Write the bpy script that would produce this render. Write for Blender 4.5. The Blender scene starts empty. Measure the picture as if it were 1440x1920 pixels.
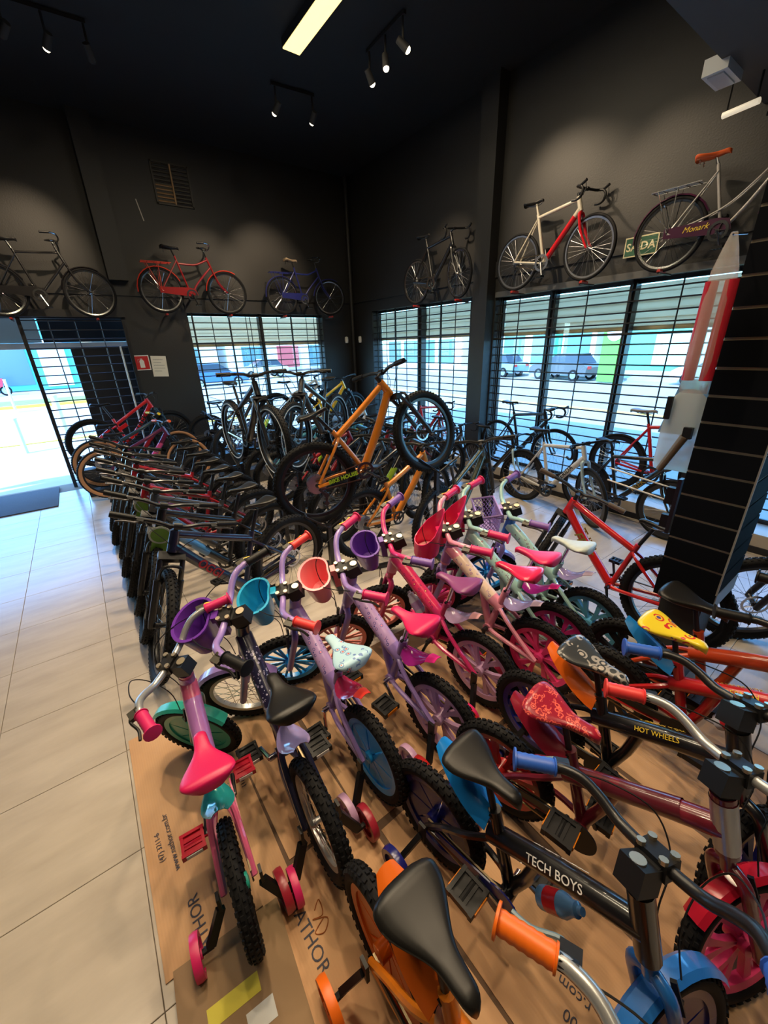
import bpy, math, random
from mathutils import Vector, Matrix
random.seed(7)
PI = math.pi
R_ = math.radians
SC = bpy.context.scene
COL = SC.collection

# ------------------------------------------------------------------ camera
CAM_H = 2.08
FPX = 742.0
_x = Vector((1825 - 720, 612 - 960, FPX)).normalized()
_y = Vector((130 - 720, 667 - 960, FPX))
_y = (_y - _x * _y.dot(_x)).normalized()
_z = _x.cross(_y)
cam_d = bpy.data.cameras.new('camera')
cam_d.sensor_fit = 'HORIZONTAL'
cam_d.sensor_width = 36.0
cam_d.lens = FPX / 1440 * 36.0
cam_d.clip_start = 0.02
cam_d.clip_end = 400
cam = bpy.data.objects.new('camera', cam_d)
COL.objects.link(cam)
cam.matrix_world = Matrix(((_x[0], -_x[1], -_x[2], 0), (_y[0], -_y[1], -_y[2], 0), (_z[0], -_z[1], -_z[2], CAM_H), (0, 0, 0, 1)))
SC.camera = cam

# ------------------------------------------------------------------ sky, sun, exposure
SC.view_settings.view_transform = 'Standard'
SC.view_settings.look = 'None'
SC.view_settings.gamma = 1.0
SC.view_settings.use_curve_mapping = False
SC.view_settings.exposure = 0.15
w = bpy.data.worlds.new('sky'); SC.world = w; w.use_nodes = True
nt = w.node_tree
bg = nt.nodes['Background']
sky = nt.nodes.new('ShaderNodeTexSky')
sky.sky_type = 'NISHITA'
sky.sun_disc = False
sky.sun_elevation = R_(46)
sky.sun_rotation = R_(285)
sky.altitude = 300
wb = nt.nodes.new('ShaderNodeMix'); wb.data_type = 'RGBA'; wb.blend_type = 'MULTIPLY'; wb.inputs[0].default_value = 1.0
wb.inputs[7].default_value = (0.50, 0.90, 1.26, 1)          # camera balanced for the warm lamps
nt.links.new(sky.outputs['Color'], wb.inputs[6]); nt.links.new(wb.outputs[2], bg.inputs['Color'])
bg.inputs['Strength'].default_value = 1.3
sd = bpy.data.lights.new('sun', 'SUN'); sd.energy = 7.5; sd.angle = R_(0.6); sd.color = (0.92, 0.96, 1.0)
so = bpy.data.objects.new('sun', sd); COL.objects.link(so)
so.rotation_euler = Vector((1.0, 0.27, -1.05)).to_track_quat('-Z', 'Y').to_euler()
so.location = (-20, -5, 30)

# ------------------------------------------------------------------ materials
MATS = {}
def mat(name, col=(0.5, 0.5, 0.5), rough=0.45, metal=0.0, coat=0.0, trans=0.0, alpha=1.0, emit=None, estr=0.0, bump=0.0, bscale=60.0, var=0.0, vscale=5.0, spec=0.5):
    if name in MATS: return MATS[name]
    m = bpy.data.materials.new(name); m.use_nodes = True
    t = m.node_tree; b = t.nodes['Principled BSDF']
    b.inputs['Base Color'].default_value = (*col, 1)
    b.inputs['Roughness'].default_value = rough
    b.inputs['Metallic'].default_value = metal
    b.inputs['Specular IOR Level'].default_value = spec
    if coat: b.inputs['Coat Weight'].default_value = coat; b.inputs['Coat Roughness'].default_value = 0.05
    if trans: b.inputs['Transmission Weight'].default_value = trans
    if alpha < 1: b.inputs['Alpha'].default_value = alpha
    if emit: b.inputs['Emission Color'].default_value = (*emit, 1); b.inputs['Emission Strength'].default_value = estr
    tc = None
    if bump or var:
        tc = t.nodes.new('ShaderNodeTexCoord')
    if bump:
        n = t.nodes.new('ShaderNodeTexNoise'); n.inputs['Scale'].default_value = bscale; n.inputs['Detail'].default_value = 4
        bp = t.nodes.new('ShaderNodeBump'); bp.inputs['Strength'].default_value = bump; bp.inputs['Distance'].default_value = 0.01
        t.links.new(tc.outputs['Object'], n.inputs['Vector']); t.links.new(n.outputs['Fac'], bp.inputs['Height']); t.links.new(bp.outputs['Normal'], b.inputs['Normal'])
    if var:
        n = t.nodes.new('ShaderNodeTexNoise'); n.inputs['Scale'].default_value = vscale; n.inputs['Detail'].default_value = 5
        mx = t.nodes.new('ShaderNodeMix'); mx.data_type = 'RGBA'
        mx.inputs[6].default_value = (*[c * (1 - var) for c in col], 1); mx.inputs[7].default_value = (*[min(1, c * (1 + var)) for c in col], 1)
        t.links.new(tc.outputs['Object'], n.inputs['Vector']); t.links.new(n.outputs['Fac'], mx.inputs[0]); t.links.new(mx.outputs[2], b.inputs['Base Color'])
    MATS[name] = m
    return m

def mat_pattern(name, base, c1, c2, scale=18.0, rough=0.4, thr=0.32, coat=0.2):
    if name in MATS: return MATS[name]
    m = bpy.data.materials.new(name); m.use_nodes = True
    t = m.node_tree; b = t.nodes['Principled BSDF']; b.inputs['Roughness'].default_value = rough; b.inputs['Coat Weight'].default_value = coat
    tc = t.nodes.new('ShaderNodeTexCoord')
    v = t.nodes.new('ShaderNodeTexVoronoi'); v.inputs['Scale'].default_value = scale
    t.links.new(tc.outputs['Object'], v.inputs['Vector'])
    r = t.nodes.new('ShaderNodeValToRGB'); r.color_ramp.interpolation = 'CONSTANT'
    e = r.color_ramp.elements
    e[0].position = 0.0; e[0].color = (*c1, 1)
    e[1].position = thr * 0.45; e[1].color = (*base, 1)
    k = e.new(thr * 0.7); k.color = (*c2, 1)
    k = e.new(thr); k.color = (*base, 1)
    t.links.new(v.outputs['Distance'], r.inputs['Fac'])
    n = t.nodes.new('ShaderNodeTexNoise'); n.inputs['Scale'].default_value = scale * 0.5
    t.links.new(tc.outputs['Object'], n.inputs['Vector'])
    gt = t.nodes.new('ShaderNodeMath'); gt.operation = 'GREATER_THAN'; gt.inputs[1].default_value = 0.47
    t.links.new(n.outputs['Fac'], gt.inputs[0])
    mx = t.nodes.new('ShaderNodeMix'); mx.data_type = 'RGBA'; mx.inputs[6].default_value = (*base, 1)
    t.links.new(gt.outputs[0], mx.inputs[0]); t.links.new(r.outputs['Color'], mx.inputs[7])
    t.links.new(mx.outputs[2], b.inputs['Base Color'])
    MATS[name] = m
    return m

def paint(name, col, rough=0.28):
    return mat('paint_' + name, col, rough, 0.0, coat=0.6)
def plastic(name, col, rough=0.4, **k):
    return mat('plastic_' + name, col, rough, **k)

RUBBER = mat('tyre_rubber', (0.008, 0.008, 0.009), 0.7, spec=0.2)
GUM = mat('gum_sidewall', (0.45, 0.22, 0.10), 0.7)
BLACKM = mat('black_metal', (0.012, 0.012, 0.014), 0.32, 0.0, spec=0.5)
BLACKP = mat('black_plastic', (0.009, 0.009, 0.010), 0.45, spec=0.3)
BLACKV = mat('black_vinyl', (0.009, 0.0085, 0.008), 0.38, spec=0.35)
CHROME = mat('chrome', (0.75, 0.75, 0.76), 0.15, 1.0)
STEEL = mat('steel', (0.5, 0.5, 0.52), 0.32, 1.0)
SILVER = mat('silver_paint', (0.45, 0.46, 0.47), 0.3, 0.6)
DARKST = mat('dark_steel', (0.07, 0.07, 0.075), 0.35, 0.9)
GOLDST = mat('chain_steel', (0.16, 0.12, 0.07), 0.35, 0.9)
YEL = plastic('yellow', (0.85, 0.55, 0.02))
AMBER = plastic('amber_reflector', (0.75, 0.22, 0.01), 0.2)

# ------------------------------------------------------------------ mesh helpers
class MB:
    def __init__(s): s.v = []; s.f = []
    def add(s, vs, fs):
        o = len(s.v); s.v += [tuple(p) for p in vs]; s.f += [tuple(i + o for i in f) for f in fs]
    def box(s, c, size, M=None):
        x, y, z = [d / 2 for d in size]
        vs = [Vector((a * x, b * y, d * z)) for d in (-1, 1) for b in (-1, 1) for a in (-1, 1)]
        if M is not None: vs = [M @ p for p in vs]
        vs = [p + Vector(c) for p in vs]
        s.add(vs, [(0, 2, 3, 1), (4, 5, 7, 6), (0, 1, 5, 4), (2, 6, 7, 3), (0, 4, 6, 2), (1, 3, 7, 5)])
    def bar(s, a, b, wd, ht, up=(0, 0, 1)):
        a = Vector(a); b = Vector(b); d = b - a; L = d.length; d.normalize()
        u = Vector(up); sd_ = d.cross(u)
        if sd_.length < 1e-4: sd_ = d.cross(Vector((1, 0, 0)))
        sd_.normalize(); u = sd_.cross(d)
        M = Matrix((d, sd_, u)).transposed()
        s.box((a + b) / 2, (L, wd, ht), M)
    def tube(s, pts, r, n=8, cap=True, closed=False):
        P = [Vector(p) for p in pts]; m = len(P)
        rr = r if isinstance(r, (list, tuple)) else [r] * m
        T = []
        for i in range(m):
            if closed: d = P[(i + 1) % m] - P[i - 1]
            else: d = P[min(i + 1, m - 1)] - P[max(i - 1, 0)]
            if d.length < 1e-9: d = Vector((0, 0, 1))
            T.append(d.normalized())
        ref = Vector((0, 0, 1)) if abs(T[0].z) < 0.9 else Vector((1, 0, 0))
        N = (ref - T[0] * ref.dot(T[0])).normalized()
        o = len(s.v)
        for i in range(m):
            if i:
                N = N - T[i] * N.dot(T[i])
                N = N.normalized() if N.length > 1e-6 else T[i].orthogonal().normalized()
            B = T[i].cross(N)
            for k in range(n):
                a = 2 * PI * k / n
                q = P[i] + (N * math.cos(a) + B * math.sin(a)) * rr[i]
                s.v.append(tuple(q))
        for i in range(m if closed else m - 1):
            j = (i + 1) % m
            for k in range(n):
                l = (k + 1) % n
                s.f.append((o + i * n + k, o + i * n + l, o + j * n + l, o + j * n + k))
        if cap and not closed:
            s.f.append(tuple(o + k for k in reversed(range(n))))
            s.f.append(tuple(o + (m - 1) * n + k for k in range(n)))
    def lathe(s, prof, c=(0, 0, 0), n=24, axis='y', closedprof=True):
        # prof: list of (radius, along axis)
        o = len(s.v); m = len(prof)
        for k in range(n):
            a = 2 * PI * k / n; ca, sa = math.cos(a), math.sin(a)
            for r, h in prof:
                if axis == 'y': p = (c[0] + r * ca, c[1] + h, c[2] + r * sa)
                elif axis == 'z': p = (c[0] + r * ca, c[1] + r * sa, c[2] + h)
                else: p = (c[0] + h, c[1] + r * ca, c[2] + r * sa)
                s.v.append(p)
        for k in range(n):
            l = (k + 1) % n
            for i in range(m if closedprof else m - 1):
                j = (i + 1) % m
                if axis == 'y': s.f.append((o + k * m + i, o + l * m + i, o + l * m + j, o + k * m + j))
                else: s.f.append((o + k * m + i, o + k * m + j, o + l * m + j, o + l * m + i))
    def disc(s, c, r, h, n=24, axis='y'):
        s.lathe([(0.0005, -h / 2), (r, -h / 2), (r, h / 2), (0.0005, h / 2)], c, n, axis)
    def loft(s, secs, cap=True, closed_sec=True):
        o = len(s.v); n = len(secs[0]); m = len(secs)
        for sec in secs: s.v += [tuple(p) for p in sec]
        for i in range(m - 1):
            for k in range(n if closed_sec else n - 1):
                l = (k + 1) % n
                s.f.append((o + i * n + k, o + i * n + l, o + (i + 1) * n + l, o + (i + 1) * n + k))
        if cap and closed_sec:
            s.f.append(tuple(o + k for k in reversed(range(n)))); s.f.append(tuple(o + (m - 1) * n + k for k in range(n)))
    def mesh(s, name, smooth=40):
        me = bpy.data.meshes.new(name); me.from_pydata(s.v, [], s.f); me.update()
        import bmesh
        bm = bmesh.new(); bm.from_mesh(me); bmesh.ops.recalc_face_normals(bm, faces=bm.faces); bm.to_mesh(me); bm.free()
        if smooth:
            me.polygons.foreach_set('use_smooth', [True] * len(me.polygons))
            me.set_sharp_from_angle(angle=R_(smooth))
        me.materials.append(None)
        return me

def cr(pts, k=5):
    # catmull-rom smoothing of a polyline
    P = [Vector(p) for p in pts]; out = []
    for i in range(len(P) - 1):
        p0 = P[max(i - 1, 0)]; p1 = P[i]; p2 = P[i + 1]; p3 = P[min(i + 2, len(P) - 1)]
        for j in range(k):
            t = j / k
            out.append(0.5 * ((2 * p1) + (p2 - p0) * t + (2 * p0 - 5 * p1 + 4 * p2 - p3) * t * t + (3 * p1 - p0 - 3 * p2 + p3) * t ** 3))
    out.append(P[-1]); return out

CACHE = {}
def cached(key, fn, smooth=40):
    if key not in CACHE:
        b = MB(); fn(b); CACHE[key] = b.mesh(key, smooth)
    return CACHE[key]

def obj(name, me, m, parent=None, M=None):
    o = bpy.data.objects.new(name, me); COL.objects.link(o)
    if parent: o.parent = parent
    if M is not None: o.matrix_basis = M
    o.material_slots[0].link = 'OBJECT'; o.material_slots[0].material = m
    return o
def part(name, key, fn, m, parent=None, M=None, smooth=40, stuff=False):
    o = obj(name, cached(key, fn, smooth), m, parent, M)
    if stuff: o['kind'] = 'stuff'
    return o
def one(name, fn, m, parent=None, M=None, smooth=40):
    b = MB(); fn(b)
    return obj(name, b.mesh(name, smooth), m, parent, M)
def tag(o, label, cat, group=None):
    o['label'] = label; o['category'] = cat
    if group: o['group'] = group
    return o
def thing(name, label, cat, loc=(0, 0, 0), group=None, M=None):
    o = bpy.data.objects.new(name, None); COL.objects.link(o); o.empty_display_size = 0.1
    if M is not None: o.matrix_basis = M
    else: o.location = loc
    return tag(o, label, cat, group)
def struct(name, fn, m, smooth=0):
    o = one(name, fn, m, None, None, smooth); o['kind'] = 'structure'; return o
def text_mesh(txt, size, extrude=0.0006, align='CENTER', shear=0.0, bold=0.0):
    c = bpy.data.curves.new('lettering', 'FONT'); c.body = txt; c.size = size; c.extrude = extrude; c.align_x = align; c.align_y = 'CENTER'; c.shear = shear
    c.offset = bold; c.resolution_u = 3
    o = bpy.data.objects.new('lettering', c); COL.objects.link(o)
    dg = bpy.context.evaluated_depsgraph_get()
    me = bpy.data.meshes.new_from_object(o.evaluated_get(dg))
    bpy.data.objects.remove(o); bpy.data.curves.remove(c)
    me.materials.clear(); me.materials.append(None)
    return me
def frame_m(o, xa, ya):
    # matrix with x axis xa, y axis ~ya at origin o
    xa = Vector(xa).normalized(); ya = Vector(ya); ya = (ya - xa * ya.dot(xa)).normalized(); za = xa.cross(ya)
    M = Matrix((xa, ya, za)).transposed().to_4x4(); M.translation = Vector(o); return M
def lettering(txt, size, M, m, parent=None, **k):
    return obj('lettering', text_mesh(txt, size, **k), m, parent, M)

# ================================================================== the room
XW, YW, ZC = 5.35, 8.35, 5.2          # right wall, left wall (with the door), ceiling
XB, YB = -4.2, -3.6                   # walls behind the camera

def wall_mat():
    m = bpy.data.materials.new('black_wall_paint'); m.use_nodes = True
    t = m.node_tree; b = t.nodes['Principled BSDF']; b.inputs['Roughness'].default_value = 0.55
    tc = t.nodes.new('ShaderNodeTexCoord')
    n = t.nodes.new('ShaderNodeTexNoise'); n.inputs['Scale'].default_value = 1.3; n.inputs['Detail'].default_value = 6
    r = t.nodes.new('ShaderNodeValToRGB'); r.color_ramp.elements[0].color = (0.015, 0.0145, 0.014, 1); r.color_ramp.elements[1].color = (0.024, 0.023, 0.022, 1)
    n2 = t.nodes.new('ShaderNodeTexNoise'); n2.inputs['Scale'].default_value = 60
    bp = t.nodes.new('ShaderNodeBump'); bp.inputs['Strength'].default_value = 0.15; bp.inputs['Distance'].default_value = 0.01
    t.links.new(tc.outputs['Object'], n.inputs['Vector']); t.links.new(tc.outputs['Object'], n2.inputs['Vector'])
    t.links.new(n.outputs['Fac'], r.inputs['Fac']); t.links.new(r.outputs['Color'], b.inputs['Base Color'])
    t.links.new(n2.outputs['Fac'], bp.inputs['Height']); t.links.new(bp.outputs['Normal'], b.inputs['Normal'])
    return m
WALL = wall_mat()
CEIL = mat('black_ceiling_paint', (0.011, 0.011, 0.012), 0.7, var=0.2, vscale=2)
def tile_mat():
    m = bpy.data.materials.new('porcelain_tile'); m.use_nodes = True
    t = m.node_tree; b = t.nodes['Principled BSDF']
    tc = t.nodes.new('ShaderNodeTexCoord')
    geo = t.nodes.new('ShaderNodeNewGeometry')
    mp = t.nodes.new('ShaderNodeMapping'); mp.inputs['Scale'].default_value = (1.2, 5.0, 1)
    n = t.nodes.new('ShaderNodeTexNoise'); n.inputs['Scale'].default_value = 1.6; n.inputs['Detail'].default_value = 6; n.inputs['Roughness'].default_value = 0.6
    r = t.nodes.new('ShaderNodeValToRGB'); r.color_ramp.elements[0].position = 0.3; r.color_ramp.elements[1].position = 0.7
    r.color_ramp.elements[0].color = (0.43, 0.375, 0.31, 1); r.color_ramp.elements[1].color = (0.53, 0.47, 0.395, 1)
    t.links.new(geo.outputs['Position'], mp.inputs['Vector']); t.links.new(mp.outputs['Vector'], n.inputs['Vector'])
    t.links.new(n.outputs['Fac'], r.inputs['Fac']); t.links.new(r.outputs['Color'], b.inputs['Base Color'])
    b.inputs['Roughness'].default_value = 0.22
    b.inputs['Specular IOR Level'].default_value = 0.5
    return m
TILE = tile_mat()
GROUT = mat('grout', (0.16, 0.13, 0.10), 0.9)

fl = struct('floor', lambda b: b.box(((XB + 5.6) / 2, (YB + 8.7) / 2, -0.06), (5.6 - XB, 8.7 - YB, 0.1)), GROUT)
# floor tiles, 60 cm: each a piece of the floor (joint lines at X = -0.305 + 0.6 k, Y = 1.553 + 0.6 k)
TS = 0.6; TX0, TY0 = -0.305, 1.553
def tile_fn(b):
    h = TS / 2 - 0.0014; e = 0.0015
    b.loft([[(sx * q, sy * q, z) for sx, sy in ((-1, -1), (1, -1), (1, 1), (-1, 1))] for q, z in ((h, -0.012), (h, -e), (h - e, 0.0))])
tm = cached('floor_tile', tile_fn, 0)
cells = []
for i in range(-7, 10):
    for j in range(-5, 12):
        cx, cy = TX0 + TS * (i + 0.5), TY0 + TS * (j + 0.5)
        if cx < -3.4 or cx > 5.5 or cy < -1.2 or cy > 8.2: continue
        cells.append((cx, cy))
for cx, cy in cells:
    if cx + 0.3 > 5.15: continue
    obj('tile', tm, TILE, fl, Matrix.Translation((cx, cy, 0)))
# strip tiles cut at the kerb
for j in range(-5, 12):
    cy = TY0 + TS * (j + 0.5)
    if -1.2 < cy < 8.2: one('tile', lambda b: b.box((5.122, cy, -0.006), (0.05, TS - 0.003, 0.012)), TILE, fl, None, 0)

def wall_left(b):
    y0, y1 = YW, YW + 0.25
    def seg(x0, x1, z0, z1): b.box(((x0 + x1) / 2, (y0 + y1) / 2, (z0 + z1) / 2), (x1 - x0, y1 - y0, z1 - z0))
    seg(XB - 0.25, -3.6, 0, 2.66); seg(0.88, 1.86, 0, 2.66); seg(4.56, XW + 0.25, 0, 2.72); seg(1.86, 4.56, 0, 0.18)
    seg(XB - 0.25, 1.86, 2.66, ZC); seg(1.86, XW + 0.25, 2.72, ZC)
struct('wall_left', wall_left, WALL)
def wall_right(b):
    x0, x1 = XW, XW + 0.25
    def seg(y0, y1, z0, z1): b.box(((x0 + x1) / 2, (y0 + y1) / 2, (z0 + z1) / 2), (x1 - x0, y1 - y0, z1 - z0))
    seg(7.62, YW, 0, 2.75); seg(4.38, 4.72, 0, 2.75); seg(4.38, YW + 0.25, 2.75, ZC); seg(-2.2, 4.38, 2.69, ZC); seg(YB - 0.25, -2.2, 0, ZC)
struct('wall_right', wall_right, WALL)
struct('wall_back', lambda b: b.box(((XB + 5.6) / 2, YB - 0.125, ZC / 2), (5.6 - XB, 0.25, ZC)), WALL)
struct('wall_side', lambda b: b.box((XB - 0.125, (YB + 8.6) / 2, ZC / 2), (0.25, 8.6 - YB, ZC)), WALL)
struct('ceiling', lambda b: b.box(((XB + 5.6) / 2, (YB + 8.6) / 2, ZC + 0.15), (5.6 - XB + 0.5, 8.6 - YB + 0.5, 0.3)), CEIL)
struct('trim_1', lambda b: b.box((4.0, (1.64 + YB) / 2, 4.55), (XW - 2.65, 1.64 - YB, 1.3)), mat('soffit_grey', (0.06, 0.06, 0.062), 0.7))
# ledges: a thin step around the wall at 3.15 m
LEDGE = mat('ledge_paint', (0.045, 0.042, 0.038), 0.5)
struct('trim_2', lambda b: b.box(((XB + XW) / 2, YW - 0.012, 3.05), (XW - XB, 0.024, 0.2)), WALL)
def led2(b):
    b.box((XW - 0.012, (4.68 + YW) / 2, 3.05), (0.024, YW - 4.68, 0.2)); b.box((XW - 0.012, (YB + 4.4) / 2, 3.05), (0.024, 4.4 - YB, 0.2))
struct('trim_3', led2, WALL)
# pilasters
struct('trim_4', lambda b: b.box((0.93, YW - 0.09, (3.15 + ZC) / 2), (0.27, 0.18, ZC - 3.15)), WALL)
struct('trim_5', lambda b: b.box((XW - 0.09, 4.54, ZC / 2), (0.18, 0.28, ZC)), WALL)
one('corner_pipe', lambda b: b.tube([(XW - 0.08, YW - 0.08, 0), (XW - 0.08, YW - 0.08, ZC)], 0.045, 10), WALL)
tag(bpy.data.objects['corner_pipe'], 'black painted vertical pipe running up the room corner', 'pipe')
# beam over the door and window heads
struct('trim_6', lambda b: b.box((-1.35, YW - 0.03, 2.68), (4.5, 0.06, 0.10)), mat('dark_beam', (0.02, 0.02, 0.022), 0.4))
struct('trim_7', lambda b: b.box((XW - 0.02, 1.0, 2.72), (0.06, 6.7, 0.07)), mat('grey_beam', (0.10, 0.10, 0.10), 0.45))
# kerb below the right windows
KERB = mat('kerb_tile', (0.50, 0.42, 0.31), 0.4, var=0.1, vscale=8)
struct('trim_8', lambda b: b.box((5.375, 2.95, 0.10), (0.45, 10.7, 0.20)), KERB)
struct('baseboard_right', lambda b: b.box((5.146, 2.95, 0.035), (0.014, 10.7, 0.07)), BLACKM)

# wall fittings --------------------------------------------------------------
v = thing('wall_vent', 'louvred metal vent high on the black wall', 'vent', (2.03, YW, 4.56))
v.rotation_euler = (0, 0, 0)
VM = mat('vent_metal', (0.03, 0.025, 0.02), 0.5)
RUST = mat('vent_inner', (0.40, 0.24, 0.11), 0.6)
one('frame', lambda b: [b.box((sx * 0.27, -0.012, 0), (0.025, 0.024, 0.56)) for sx in (-1, 1)] + [b.box((0, -0.012, sz * 0.27), (0.56, 0.024, 0.025)) for sz in (-1, 1)], VM, v, None, 0)
one('mullion', lambda b: b.box((0, -0.02, 0), (0.022, 0.03, 0.53)), RUST, v, None, 0)
one('backing', lambda b: b.box((0, -0.003, 0), (0.53, 0.005, 0.53)), VM, v, None, 0)
lv = cached('vent_louvre', lambda b: b.box((0, 0, 0), (0.24, 0.03, 0.012), Matrix.Rotation(0.6, 3, 'X')), 0)
for k in range(10):
    for sx in (-1, 1):
        obj('louvre', lv, RUST if k < 5 and sx < 0 else VM, v, Matrix.Translation((sx * 0.135, -0.016, -0.235 + k * 0.052)))
scr = thing('paint_scrape', 'pale scratched patch of bare plaster beside the vent', 'scratch', (1.45, YW - 0.001, 4.3))
PL = mat('bare_plaster', (0.5, 0.47, 0.42), 0.8)
one('scratch', lambda b: b.bar((0, 0, 0), (0.05, 0, -0.28), 0.001, 0.014, (1, 0, 0)), PL, scr, None, 0)
one('scratch', lambda b: b.bar((0.31, 0, 0.5), (0.33, 0, 0.12), 0.001, 0.012, (1, 0, 0)), PL, scr, None, 0)

sg = thing('fire_extinguisher_sign', 'red and white fire extinguisher sign on the black wall by the door', 'sign', (0.98, YW, 1.93))
WHITE = mat('white_print', (0.8, 0.8, 0.76), 0.4); REDP = mat('red_print', (0.55, 0.02, 0.02), 0.4)
one('plate', lambda b: b.box((0, -0.003, 0), (0.24, 0.006, 0.24)), WHITE, sg, None, 0)
one('red_field', lambda b: b.box((0, -0.0075, 0), (0.212, 0.003, 0.212)), REDP, sg, None, 0)
def ext(b):
    b.loft([[(x, y, z) for x, z in ((-0.035, -0.08), (0.035, -0.08), (0.035, 0.025), (0.018, 0.05), (-0.018, 0.05), (-0.035, 0.025))] for y in (-0.009, -0.011)])
    b.box((0, -0.01, 0.06), (0.03, 0.002, 0.012)); b.bar((0.0, -0.01, 0.068), (-0.055, -0.01, 0.05), 0.002, 0.01, (0, 1, 0)); b.bar((-0.055, -0.01, 0.055), (-0.06, -0.01, 0.0), 0.002, 0.01, (0, 1, 0))
one('pictogram', ext, WHITE, sg, None, 0)
nt_ = thing('paper_note', 'white sheet of paper with handwritten lines taped to the wall', 'note', (1.24, YW, 1.86))
nt_.rotation_euler = (0, R_(3), 0)
one('sheet', lambda b: b.box((0, -0.002, 0), (0.24, 0.003, 0.34)), mat('paper', (0.78, 0.74, 0.64), 0.7), nt_, None, 0)
INK = mat('pen_ink', (0.03, 0.03, 0.05), 0.6)
for k in range(5):
    wd = (0.15, 0.12, 0.17, 0.17, 0.11)[k]
    one('handwriting', lambda b: b.tube([(-0.09 + wd * t / 24, -0.004, 0.11 - k * 0.047 + 0.008 * math.sin(t * 2.4 + k) * (0.5 + 0.5 * math.sin(t * 1.1))) for t in range(25)], 0.0022, 4), INK, nt_, None, 0)

ex = thing('exit_sign', 'green sign reading the exit word in cream capitals on the right wall', 'sign', (XW - 0.026, 2.42, 3.0))
ex.rotation_euler = (0, 0, -PI / 2)
one('plate', lambda b: b.box((0, -0.004, 0), (0.34, 0.008, 0.19)), mat('cream_print', (0.75, 0.68, 0.42), 0.5), ex, None, 0)
one('green_field', lambda b: b.box((0, -0.009, 0), (0.315, 0.003, 0.165)), mat('sign_green', (0.02, 0.10, 0.05), 0.5), ex, None, 0)
lettering('SAÍDA', 0.105, frame_m((0, -0.0115, -0.005), (1, 0, 0), (0, 0, 1)), MATS['cream_print'], ex, bold=0.002)

for k, (x, y, nm) in enumerate(((XW - 0.22, YW - 0.01, 'left'), (XW - 0.01, YW - 0.25, 'right'))):
    s = thing('alarm_sensor', 'small white motion sensor on the wall ' + ('left' if k == 0 else 'right') + ' of the corner pipe', 'sensor', (x, y, 2.22), 'corner sensors')
    one('housing', lambda b: b.lathe([(0.001, -0.07), (0.035, -0.06), (0.042, 0), (0.035, 0.06), (0.001, 0.07)], (0, 0, 0), 14, 'z', False), mat('sensor_white', (0.8, 0.78, 0.72), 0.4), s)
    one('bracket', lambda b: b.box((0, 0, -0.075), (0.03, 0.03, 0.02)), BLACKP, s, None, 0)

# ------------------------------------------------------------------ windows
FRAME = mat('window_frame_paint', (0.018, 0.018, 0.02), 0.4)
GRIL = mat('grille_iron', (0.012, 0.012, 0.013), 0.45)
def shut_mat():
    m = bpy.data.materials.new('shutter_slat'); m.use_nodes = True; t = m.node_tree
    b = t.nodes['Principled BSDF']; b.inputs['Base Color'].default_value = (0.72, 0.70, 0.56, 1); b.inputs['Roughness'].default_value = 0.5
    tl = t.nodes.new('ShaderNodeBsdfTranslucent'); tl.inputs['Color'].default_value = (0.78, 0.62, 0.46, 1)
    n = t.nodes.new('ShaderNodeTexNoise'); n.inputs['Scale'].default_value = 1.5
    mx = t.nodes.new('ShaderNodeMixShader'); mp = t.nodes.new('ShaderNodeMapRange'); mp.inputs[3].default_value = 0.6; mp.inputs[4].default_value = 0.95
    t.links.new(n.outputs['Fac'], mp.inputs[0]); t.links.new(mp.outputs[0], mx.inputs[0]); t.links.new(b.outputs[0], mx.inputs[1]); t.links.new(tl.outputs[0], mx.inputs[2])
    t.links.new(mx.outputs[0], t.nodes['Material Output'].inputs['Surface'])
    return m
SHUT = shut_mat()
def glass_mat():
    m = bpy.data.materials.new('window_glass'); m.use_nodes = True; t = m.node_tree
    t.nodes.remove(t.nodes['Principled BSDF'])
    tr = t.nodes.new('ShaderNodeBsdfTransparent'); tr.inputs['Color'].default_value = (0.93, 0.98, 0.97, 1)
    gl = t.nodes.new('ShaderNodeBsdfGlossy'); gl.inputs['Roughness'].default_value = 0.02
    lw = t.nodes.new('ShaderNodeLayerWeight'); lw.inputs['Blend'].default_value = 0.5
    pw = t.nodes.new('ShaderNodeMath'); pw.operation = 'POWER'; pw.inputs[1].default_value = 4.0; t.links.new(lw.outputs['Facing'], pw.inputs[0])
    fr = t.nodes.new('ShaderNodeMath'); fr.operation = 'MULTIPLY_ADD'; fr.inputs[1].default_value = 0.6; fr.inputs[2].default_value = 0.03; t.links.new(pw.outputs[0], fr.inputs[0])
    mx = t.nodes.new('ShaderNodeMixShader')
    t.links.new(fr.outputs[0], mx.inputs[0]); t.links.new(tr.outputs[0], mx.inputs[1]); t.links.new(gl.outputs[0], mx.inputs[2])
    t.links.new(mx.outputs[0], t.nodes['Material Output'].inputs['Surface'])
    return m
GLASS = glass_mat()

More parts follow.
